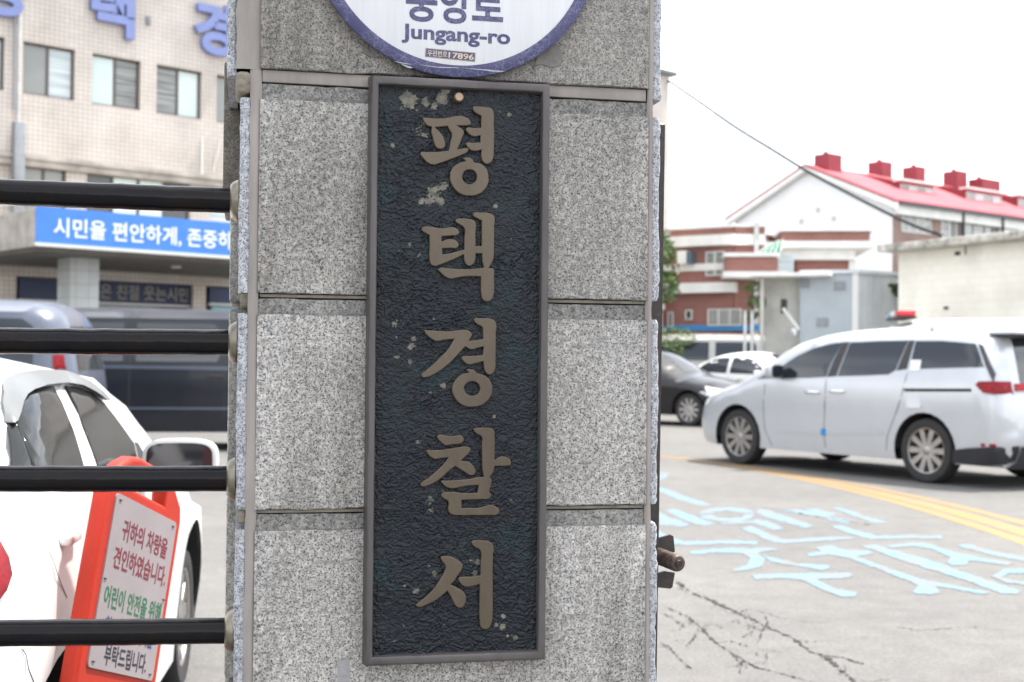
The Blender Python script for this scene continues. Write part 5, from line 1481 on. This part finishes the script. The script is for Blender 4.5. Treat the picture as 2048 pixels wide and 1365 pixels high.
    xc, xd = RR(1592, 530, 1.2)[0], RR(1697, 530, 1.2)[0]
    seg(FR, 'brick_wall', M_BRICK, xc, xd, 1.2, 8, 0, zd - .254)
    seg(FR, 'white_column', M_BAND, xd + .002, xd + .25, 1.1, 1.5, 0, zd - .254)
    # balcony in the inner corner
    b0 = FR.on(1450, 513, -1.6)
    xk0, xk1 = FR.on(1452, 520, -1.3)[0], FR.on(1555, 520, -1.3)[0]
    zk1, zk0 = FR.on(1500, 514, -1.3)[1], FR.on(1500, 549, -1.3)[1]
    seg(FR, 'balcony_cap', M_BAND, xk0 - .08, xk1 + .08, -1.4, -.02, zk1, zk1 + .14)
    seg(FR, 'balcony_wall', M_BRICK, xk0, xk1, -1.3, -.02, zk0 + .10, zk1 - .004)
    seg(FR, 'balcony_slab', M_BAND, xk0 - .1, xk1 + .3, -1.4, -.02, zk0 - .10, zk0 + .096)
    # door with posters
    seg(FR, 'terrace_door', PN['blind'], FR.on(1556, 520, -.4)[0], FR.on(1588, 520, -.4)[0], -.4, -.3, zk0 - .1, zk1 + .2)
    # green lean-to awning
    m = mat('green_awning_sheet', (.045, .15, .105), .9, spec=.05, var=.35, vscale=3)
    p = [(1517, 508), (1540, 487), (1566, 481), (1560, 508)]
    va = [FR.world(*(lambda q: (q[0], yy, q[1]))(FR.on(px, py, yy))) - Vector((cpt.x, cpt.y, 0)) for (px, py), yy in zip(p, (-1.2, -.5, -.3, -1.0))]
    aw = MB().add([tuple(v) for v in va] + [tuple(v + Vector((0, 0, -.05))) for v in va], [(0, 1, 2, 3), (7, 6, 5, 4), (0, 4, 5, 1), (1, 5, 6, 2), (2, 6, 7, 3), (3, 7, 4, 0)]).build('awning', m, h)
    for k in range(5):
        t = k / 4
        MB().tube([va[0].lerp(va[3], t) + Vector((0, 0, .03)), va[1].lerp(va[2], t) + Vector((0, 0, .03))], .014, 6).build('awning_rib', M_BAND, aw)
brick_house()

# ================================================================== gabled apartment block
M_ROOF = mat('red_sheet_roof', (.44, .125, .14), .95, spec=.05, var=.15, vscale=.8)
M_CHIM = mat('red_painted_chimney', (.26, .035, .048), .7, var=.15, vscale=1)
def gable_house():
    DG = 72.0
    ap = at_depth(1618, 335, DG)
    ra = math.atan2(1.0, (4355 - CX) / FPX)       # ridge direction
    u = Vector((math.cos(ra), math.sin(ra), 0)); v = Vector((-math.sin(ra), math.cos(ra), 0))
    h = thing('gabled_block', 'long white gabled block with a red sheet roof, dormers and red chimneys', 'building', (ap.x, ap.y, 0), ra)
    F0 = Frame((ap.x, ap.y), ra)
    zr_ = ap.z
    yr, ze = F0.at_x(1785, 400, 0)     # right eave on the gable (towards the camera): local y negative
    yl, zl = F0.at_x(1474, 442, 0)
    LEN = 55.0
    hw = max(abs(yr), abs(yl)); ze = zr_ - (zr_ - ze) * hw / abs(yr)
    slope = (zr_ - ze) / hw
    # gable wall
    MB().add([(0, -hw, 0), (0, hw, 0), (0, hw, ze), (0, 0, zr_ - .05), (0, -hw, ze), (LEN, -hw, 0), (LEN, hw, 0), (LEN, hw, ze), (LEN, 0, zr_ - .05), (LEN, -hw, ze)],
             [(0, 1, 2, 3, 4), (9, 8, 7, 6, 5), (1, 6, 7, 2)]).build('gable_wall', M_STUC, h)
    for sd_ in (-1, 1):
        a = hw + .45; zz = zr_ - slope * a
        MB().add([(-.4, 0, zr_ + .02), (LEN, 0, zr_ + .02), (LEN, sd_ * a, zz + .02), (-.4, sd_ * a, zz + .02), (-.4, 0, zr_ + .16), (LEN, 0, zr_ + .16), (LEN, sd_ * a, zz + .16), (-.4, sd_ * a, zz + .16)],
                 [(4, 5, 6, 7), (0, 3, 2, 1), (3, 7, 6, 2), (0, 4, 7, 3)]).build('roof', M_ROOF, h)
        MB().add([(-.42, 0, zr_ - .25), (-.42, sd_ * a, zz - .35), (-.42, sd_ * a, zz + .0), (-.42, 0, zr_ + .0), (-.1, 0, zr_ - .25), (-.1, sd_ * a, zz - .35), (-.1, sd_ * a, zz), (-.1, 0, zr_)],
                 [(0, 1, 2, 3), (7, 6, 5, 4), (0, 4, 5, 1), (1, 5, 6, 2)]).build('barge_board', M_BAND, h)
    a = hw + .3
    bx('eaves_board', M_BAND, h, 0, LEN, -a, -hw - .02, ze - .75, ze - .15)
    bx('gutter', mat('dark_gutter', (.05, .055, .07), .5), h, 0, LEN, -hw - .55, -hw - .32, ze - .26, ze - .12)
    # long front: brick ends, loggias with windows
    M_BRN = brick_mat('brown_brick', (.26, .16, .135, 1), (.22, .135, .115, 1), (.30, .24, .21, 1), .21, .068, .01, .85, .4)
    bx('front_wall', M_BRN, h, .01, LEN, -hw, -hw + .2, 0, ze - .76)
    gxs = lambda px: F0.on(px, 440, -hw)[0]
    zA, zB = F0.on(1830, 420, -hw)[1], F0.on(1830, 470, -hw)[1]
    window(h, gxs(1803), gxs(1862), zB + .1, zA - .3, -hw - .04, ('grey', 'dim', 'grey', 'dim'), M_FRW)
    window(h, gxs(1882), gxs(1913), zB, zA - .1, -hw - .04, ('dim', 'grey'), M_FRW)
    window(h, gxs(1920), gxs(1992), zB, zA - .1, -hw - .04, ('grey', 'dim', 'grey'), M_FRM)
    window(h, gxs(1998), gxs(2075), zB, zA - .1, -hw - .04, ('pale', 'pale', 'pale'), M_FRW)
    for px in (1916, 1995): bx('downpipe', M_TRIM, h, gxs(px) - .06, gxs(px) + .06, -hw - .4, -hw - .25, 0, ze - .2)
    # chimneys on the ridge: (px left, px right, py top, py foot, local y)
    for p0, p1, pt, yy in ((1657, 1691, 309, -.6), (1764, 1790, 324, .2), (1833, 1856, 334, .2), (1914, 1940, 343, .2), (1965, 2010, 360, -.6)):
        x0, _ = F0.on(p0, pt, yy - .4); x1, _ = F0.on(p1, pt, yy - .4); zt_ = F0.on((p0 + p1) / 2, pt, yy - .4)[1]
        c = MB().box(x0, x0 + (x1 - x0) * .8, yy - .4, yy + .6, zr_ - 1.2, zt_, .03).build('chimney', M_CHIM, h)
        MB().box(x0 + .3, x0 + .5, yy, yy + .2, zt_, zt_ + .18, .02).build('chimney_pot', M_CHIM, c)
    # dormers: (px front left, front right, py top, py bottom)
    for p0, p1, pt, pb in ((1798, 1868, 366, 384), (1930, 2003, 382, 398), (2034, 2105, 396, 412)):
        yd = -hw * .55
        x0, zt_ = F0.on(p0, pt - 3, yd); x1, _ = F0.on(p1, pt, yd)
        zb_ = zr_ - slope * abs(yd)
        d = MB().add([(x0, yd, zb_ - .1), (x1, yd, zb_ - .1), (x1, yd, zt_), (x0, yd, zt_), (x0, -.1, zr_ + .1), (x1, -.1, zr_ + .1), (x0, -.1, zr_ - .4), (x1, -.1, zr_ - .4)],
                     [(0, 1, 2, 3), (3, 2, 5, 4), (0, 3, 4, 6), (1, 7, 5, 2)]).build('dormer', M_CHIM, h)
        k = window(h, x0 + .1, x1 - .1, zb_ + .05, zt_ - .12, yd - .06, ('grey', 'blind', 'grey', 'blind'), M_FRW)
        MB().box(x0 - .15, x1 + .15, yd - .35, yd + .3, zt_ + .002, zt_ + .12).build('dormer_eave', M_BAND, d)
    # vents on the gable
    for px, py in ((1603, 443), (1668, 437), (1636, 420)):
        y_, z_ = F0.at_x(px, py, 0)
        bx('vent', M_DRAINW, h, -.06, -.005, y_ - .12, y_ + .12, z_ - .12, z_ + .12)
gable_house()

# ================================================================== cream shed wall on the right
def cream_building():
    a = at_depth(1797, 492, 35.0); b = at_depth(2060, 459, 31.2)
    d = Vector((b.x - a.x, b.y - a.y, 0)); L = d.length; ang = math.atan2(d.y, d.x)
    h = thing('cream_building', 'windowless cream rendered building with a flat stained concrete eave', 'building', (a.x, a.y, 0), ang)
    m = brick_mat('cream_painted_block', (.84, .81, .72, 1), (.82, .79, .70, 1), (.74, .71, .62, 1), .40, .20, .008, .8, .3)
    zt_ = a.z
    bx('wall', m, h, 0, L + 6, 0, 8, 0, zt_ - .18)
    e = MB()
    MB().box(-.35, L + 6.3, -.45, 8.3, zt_ - .175, zt_ + .02, .03).build('eave_slab', mat('stained_eave', (.58, .55, .49), .85, var=.55, vscale=4, bump=.5, bscale=20, col2=(.16, .15, .13)), h, 40)
    fr = Frame((a.x, a.y), ang)
    x, z = fr.on(1916, 507); bx('wall_vent', M_TRIM, h, x - .08, x + .08, -.03, .02, z - .05, z + .04)
    x, z = fr.on(1893, 616); bx('wall_vent', M_TRIM, h, x - .07, x + .07, -.03, .02, z - .04, z + .03)
    x, z = fr.on(1932, 494); MB().tube([(x, -.02, z - .2), (x, -.02, z + .2)], .015, 6).build('wall_cable', M_TRIM, h)
cream_building()

# ================================================================== grey panel shed
def shed():
    c = at_depth(1715, 600, 36.0)
    al, ar = R(160), R(28)
    h = thing('panel_shed', 'grey corrugated panel shed with a lean-to porch beside the brick house', 'shed', (c.x, c.y, 0), 0)
    FL = Frame((c.x, c.y), al - math.pi); FRr = Frame((c.x, c.y), ar)
    m = mat('grey_blue_panel', (.36, .40, .43), .55, .1, var=.12, vscale=1.2)
    m2 = mat('pale_panel', (.52, .545, .56), .55, .1, var=.15, vscale=1.2)
    m3 = mat('beige_panel', (.43, .425, .39), .6, var=.2, vscale=1.5)
    zt_ = FL.on(1715, 547)[1]
    def put(name, mm, fr, x0, x1, y0, y1, z0, z1):
        o = bx(name, mm, h, x0, x1, y0, y1, z0, z1); o.rotation_euler = (0, 0, fr.a); return o
    xl = FL.on(1600, 600)[0]; xe = FL.on(1526, 600)[0]
    put('left_wall', m, FL, xl, -.02, 0, .1, 0, zt_)
    xr_ = FRr.on(1830, 600)[0]
    put('right_wall', m2, FRr, .02, xr_, 0, .1, 0, zt_ - .02)
    k = 0; x = .25
    while x < xr_:
        put('panel_rib', m2, FRr, x, x + .05, -.03, -.001, 0, zt_ - .05); x += .33
    put('corner_trim', M_FRW, FL, -.14, .02, -.04, -.001, 0, zt_ + .02)
    put('roof_trim', m2, FL, xl, .05, -.08, .2, zt_ + .002, zt_ + .10)
    put('roof_trim', m2, FRr, .06, xr_, -.08, .2, zt_ + .002, zt_ + .09)
    put('porch_wall', m3, FL, xe, xl - .01, .3, .4, 0, zt_ - .1)
    put('porch_roof', M_BAND, FL, xe - .3, xl + .9, -.7, .5, zt_ - .09, zt_ + .0)
    put('porch_post', m3, FL, xe, xe + .1, -.5, -.4, 0, zt_ - .1)
    for px, py in ((1607, 568), (1680, 572), (1645, 645)):
        x, z = FL.on(px, py); put('shed_vent', M_DRAIN, FL, x - .16, x + .16, -.03, -.002, z - .12, z + .12)
    x, z = FL.on(1565, 612); put('door_lock', M_TRIM, FL, x - .08, x + .08, .25, .29, z - .2, z + .2)
    q0 = FL.on(1566, 617, -.2); q1 = FL.on(1598, 660, -.2)
    o = MB().tube([(q0[0], -.2, q0[1]), (q1[0], -.2, q1[1])], .05, 8).build('leaning_pipe', M_FRW, h); o.rotation_euler = (0, 0, FL.a)
    # low pitched roof behind the walls keeps the shed closed
    put('roof', m, FL, xl, -.1, .2, 5, zt_ - .2, zt_ - .1)
shed()

# ================================================================== overhead cable
M_CAB = mat('black_cable', (.012, .014, .018), .6)
def cable():
    a = BF.world(xend_ + .1, -.1, zroof + .05)
    b = at_depth(1868, 466, 33.5)
    t = thing('overhead_cable', 'black overhead cable sagging from the tiled building to the cream eave', 'cable', a)
    # the photo shows it passing these points; depth runs evenly from the far end to the near end
    pts = [(1337, 162), (1400, 205), (1470, 254), (1540, 297), (1610, 340), (1690, 383), (1770, 424), (1830, 452), (1868, 466)]
    n = len(pts); w_ = []
    for i, (px, py) in enumerate(pts):
        f = (px - 1337) / (1868 - 1337)
        w_.append(at_depth(px, py, 1 / ((1 - f) / a.y + f / 33.5)))
    path = []
    for i in range(n - 1):
        p0, p1, p2, p3 = w_[max(i - 1, 0)], w_[i], w_[i + 1], w_[min(i + 2, n - 1)]
        for k in range(6):
            q = k / 6
            path.append(.5 * ((2 * p1) + (-p0 + p2) * q + (2 * p0 - 5 * p1 + 4 * p2 - p3) * q * q + (-p0 + 3 * p1 - 3 * p2 + p3) * q ** 3) - a)
    path.append(w_[-1] - a)
    MB().tube(path, .05, 8).build('cable', M_CAB, t, 60)
    MB().tube([w_[-1] - a + Vector((0, 0, .03)), w_[-1] - a + Vector((.2, 0, -.08))], .05, 8).build('cable_clamp', M_CAB, t, 60)
cable()

# ================================================================== planting
def leaf_mat(name, c, c2):
    m = mat(name, c, .55, var=.5, vscale=3, col2=c2)
    m.node_tree.nodes['Principled BSDF'].inputs['Subsurface Weight'].default_value = 0
    return m
M_LEAF = leaf_mat('broad_leaf', (.095, .16, .035), (.035, .07, .018)); M_LEAF2 = leaf_mat('dark_leaf', (.05, .10, .03), (.02, .045, .014))
M_BARK = mat('bark', (.10, .075, .055), .9, var=.4, vscale=8, bump=.6, bscale=30)
def plant(name, label, cat, base, blobs, n, ls, m, trunk=None, stems=0, seed=1):
    t = thing(name, label, cat, base)
    r = random.Random(seed); v = []; f = []
    for k in range(n):
        c, rad = r.choice(blobs)
        while True:
            d = Vector((r.uniform(-1, 1), r.uniform(-1, 1), r.uniform(-1, 1)))
            if d.length <= 1: break
        d = d.normalized() * d.length ** .45
        p = Vector(c) + Vector((d.x * rad[0], d.y * rad[1], d.z * rad[2]))
        a = Vector((r.gauss(0, 1), r.gauss(0, 1), r.gauss(0, .6))).normalized(); b = a.cross(Vector((r.gauss(0, 1), r.gauss(0, 1), r.gauss(0, 1)))).normalized()
        s = ls * r.uniform(.6, 1.3); i = len(v)
        v += [p - a * s, p + b * s * .45, p + a * s, p - b * s * .45]; f.append((i, i + 1, i + 2, i + 3))
    mesh_obj('crown', v, f, m, t)
    if trunk:
        mb = MB().tube([(0, 0, 0), (.03, 0, trunk[1] * .5), (0, .03, trunk[1])], [trunk[0], trunk[0] * .8, trunk[0] * .5], 8)
        for k in range(6):
            c, rad = r.choice(blobs)
            mb.tube([(0, 0, trunk[1] * r.uniform(.6, .95)), Vector(c) + Vector((r.uniform(-.3, .3), r.uniform(-.3, .3), r.uniform(-.2, .4)))], [trunk[0] * .4, trunk[0] * .12], 6)
        mb.build('trunk', M_BARK, t, 60)
    return t
tp = at_depth(1312, 600, 40.0); k_ = 40.0 / 2600
def zat(py, d): return at_depth(1330, py, d).z
plant('broadleaf_tree', 'leafy green tree at the corner of the brick house', 'tree', (tp.x, tp.y, 0),
      [((0, 0, zat(540, 40)), (.72, .7, .85)), ((.1, 0, zat(500, 40)), (.45, .5, .6)), ((.2, .1, zat(575, 40)), (.55, .6, .5)), ((-.4, 0, zat(560, 40)), (.7, .7, .7))], 2600, .075, M_LEAF, (.11, zat(560, 40)), seed=2)
tp = at_depth(1345, 676, 39.0)
plant('clipped_shrub', 'low rounded green shrub in front of the brick house', 'shrub', (tp.x, tp.y, 0), [((0, 0, zat(674, 39)), (.75, .6, .30)), ((-.4, 0, zat(676, 39) - .3), (.8, .7, .5)), ((0, 0, .7), (.8, .7, .7))], 1800, .05, M_LEAF, seed=3)
tp = at_depth(1505, 640, 37.0)
plant('sapling', 'thin young tree beside the shed porch', 'tree', (tp.x, tp.y, 0), [((0, 0, zat(572, 37)), (.30, .3, .16)), ((.1, 0, zat(602, 37)), (.30, .3, .18)), ((-.05, 0, zat(628, 37)), (.22, .2, .14))], 300, .075, M_LEAF, (.03, zat(575, 37)), seed=4)
tp = at_depth(1804, 640, 35.9)
plant('wall_shrub', 'dark leafy shrub reaching round the corner of the cream building', 'shrub', (tp.x, tp.y, 0), [((-.06, 0, zat(577, 36)), (.22, .2, .2)), ((.0, 0, zat(584, 36)), (.2, .2, .2)), ((-.22, 0, zat(568, 36)), (.16, .1, .04)), ((.1, 0, zat(590, 36)), (.15, .2, .3))], 900, .06, M_LEAF2, (.02, zat(580, 36)), seed=5)
# concrete posts standing by the sapling
for k, (px, lb_) in enumerate(((1490, 'slim pale concrete post standing clear of the sapling stem'), (1504, 'slim pale concrete post right in front of the sapling stem'))):
    g = at_depth(px, 640, 36.5)
    t = thing('concrete_post', lb_, 'post', (g.x, g.y, 0), group='posts by the sapling')
    bx('shaft', M_DRAINW, t, -.04, .04, -.04, .04, 0, zat(622, 36.5), .008)
    bx('post_cap', M_CONC, t, -.06, .06, -.06, .06, zat(622, 36.5), zat(622, 36.5) + .04)

# ================================================================== tilted red sign board behind the railing
def red_sign():
    A = at_depth(232, 985, 2.98); Bq = at_depth(190, 1338, 2.90)          # left edge of the white panel (near)
    C = at_depth(351, 1046, 3.30)                                          # its far top corner
    W_ = (C - A).length
    ux = (C - A).normalized(); uz = (A - Bq); uz = (uz - ux * uz.dot(ux)); H_ = uz.length; uz.normalize()
    n_ = uz.cross(ux).normalized()             # points away from the viewer
    if n_.dot(A - CAM) < 0: n_ = -n_
    m4 = Matrix.Identity(4)
    for i, v in enumerate((ux, n_, uz)):
        for k in range(3): m4[k][i] = v[k]
    # slide down along the board to the ground
    L = (A.z - uz.z * H_ - .16) / uz.z
    org = A - uz * (H_ + L)
    m4.translation = org
    t = thing('tilted_red_sign', 'orange-red plastic sign board with a white lettered panel, tilted beside the white hatchback', 'sign')
    t.matrix_world = m4
    M_RED = mat('orange_red_plastic', (.42, .026, .011), .5, var=.12, vscale=6, spec=.25)
    M_PAN = mat('lettered_white_panel', (.28, .245, .255), .45, var=.08, vscale=5)
    z0 = L; z1 = L + H_
    bw = .036; th = .042
    zt_ = z1 + .108
    # blow-moulded shell with a hand hole in the rounded top
    out = [(-bw, .0), (-bw, z0 + H_ * .5), (-bw, z1 + .01), (-bw + .012, z1 + .045), (.02, zt_ - .03), (.06, zt_ - .008), (.10, zt_), (W_ - .10, zt_), (W_ - .06, zt_ - .008), (W_ - .02, zt_ - .03), (W_ + bw - .012, z1 + .045), (W_ + bw, z1 + .01), (W_ + bw, z0 + H_ * .5), (W_ + bw, 0)]
    hole = [(W_ * .22, z1 + .028), (W_ * .25, z1 + .072), (W_ * .75, z1 + .072), (W_ * .78, z1 + .028)]
    cu = bpy.data.curves.new('tmp', 'CURVE'); cu.dimensions = '2D'; cu.fill_mode = 'BOTH'; cu.extrude = th / 2 - .012; cu.bevel_depth = .012; cu.bevel_resolution = 4; cu.offset = -.012
    for lp in (out, hole):
        sl = cu.splines.new('POLY'); sl.points.add(len(lp) - 1); sl.use_cyclic_u = True
        for i, p in enumerate(lp): sl.points[i].co = (p[0], p[1], 0, 1)
    me = curve_mesh(cu)
    for v in me.vertices: v.co = (v.co.x, th / 2 - v.co.z, v.co.y)
    me.materials.clear(); me.materials.append(M_RED); me.name = 'shell'; me.shade_smooth(); me.set_sharp_from_angle(angle=R(35))
    link(bpy.data.objects.new('shell', me), t)
    pan = MB()
    cr_ = .012
    pp = []
    for cx_, cz_, a0 in ((W_ - cr_, z1 - cr_, 0), (cr_, z1 - cr_, 90), (cr_, z0 + cr_, 180), (W_ - cr_, z0 + cr_, 270)):
        for k in range(5): pp.append((cx_ + cr_ * math.cos(R(a0 + k * 22.5)), cz_ + cr_ * math.sin(R(a0 + k * 22.5))))
    po = pan.prism(pp, -.004, .001).build('panel', M_PAN, t)
    rows_ = [('귀하의 차량을', (.16, .006, .022), .16, .90, .875, .745), ('견인하였습니다.', (.16, .006, .022), .10, .95, .705, .575), ('어린이 안전을 위해', (.006, .12, .05), .06, .96, .475, .345),
             ('협조하여 주시기를', (.01, .03, .16), .14, .90, .305, .185), ('부탁드립니다.', (.009, .011, .028), .20, .86, .15, .03)]
    for s, c, a, b, zt2, zb2 in rows_:
        text('lettering', s, mat('print', c, .5), po, W_ * a, W_ * b, z0 + H_ * zb2, z0 + H_ * zt2, -.0046, bold=.02, words=.12)
    for a, b in ((.06, .965), (.94, .965), (.03, .5), (.97, .5), (.06, .035), (.94, .035)):
        bx('staple', M_TRIM, po, W_ * a - .006, W_ * a + .006, -.0062, -.0042, z0 + H_ * b - .0012, z0 + H_ * b + .0012)
    # rear leg of the folding stand and the block under the raised foot
    rl = MB().box(.05, W_ - .05, th + .002, th + .022, 0, zt_ - .3, .008).build('rear_leg', M_RED, t, 40)
    g = m4 @ Vector((-.02, .04, 0))
    b = thing('prop_block', 'grey concrete block propping up the foot of the red sign', 'block', (g.x, g.y, 0), .3)
    MB().box(-.06, .07, -.07, .07, 0, max(.02, g.z - .004), .006).build('concrete_block', M_CONC, b, 40)
    return L, W_, H_, ux, uz
info = red_sign()
if DEBUG:
    with open('/workdir/debug2.txt', 'w') as fh: fh.write(str(info))
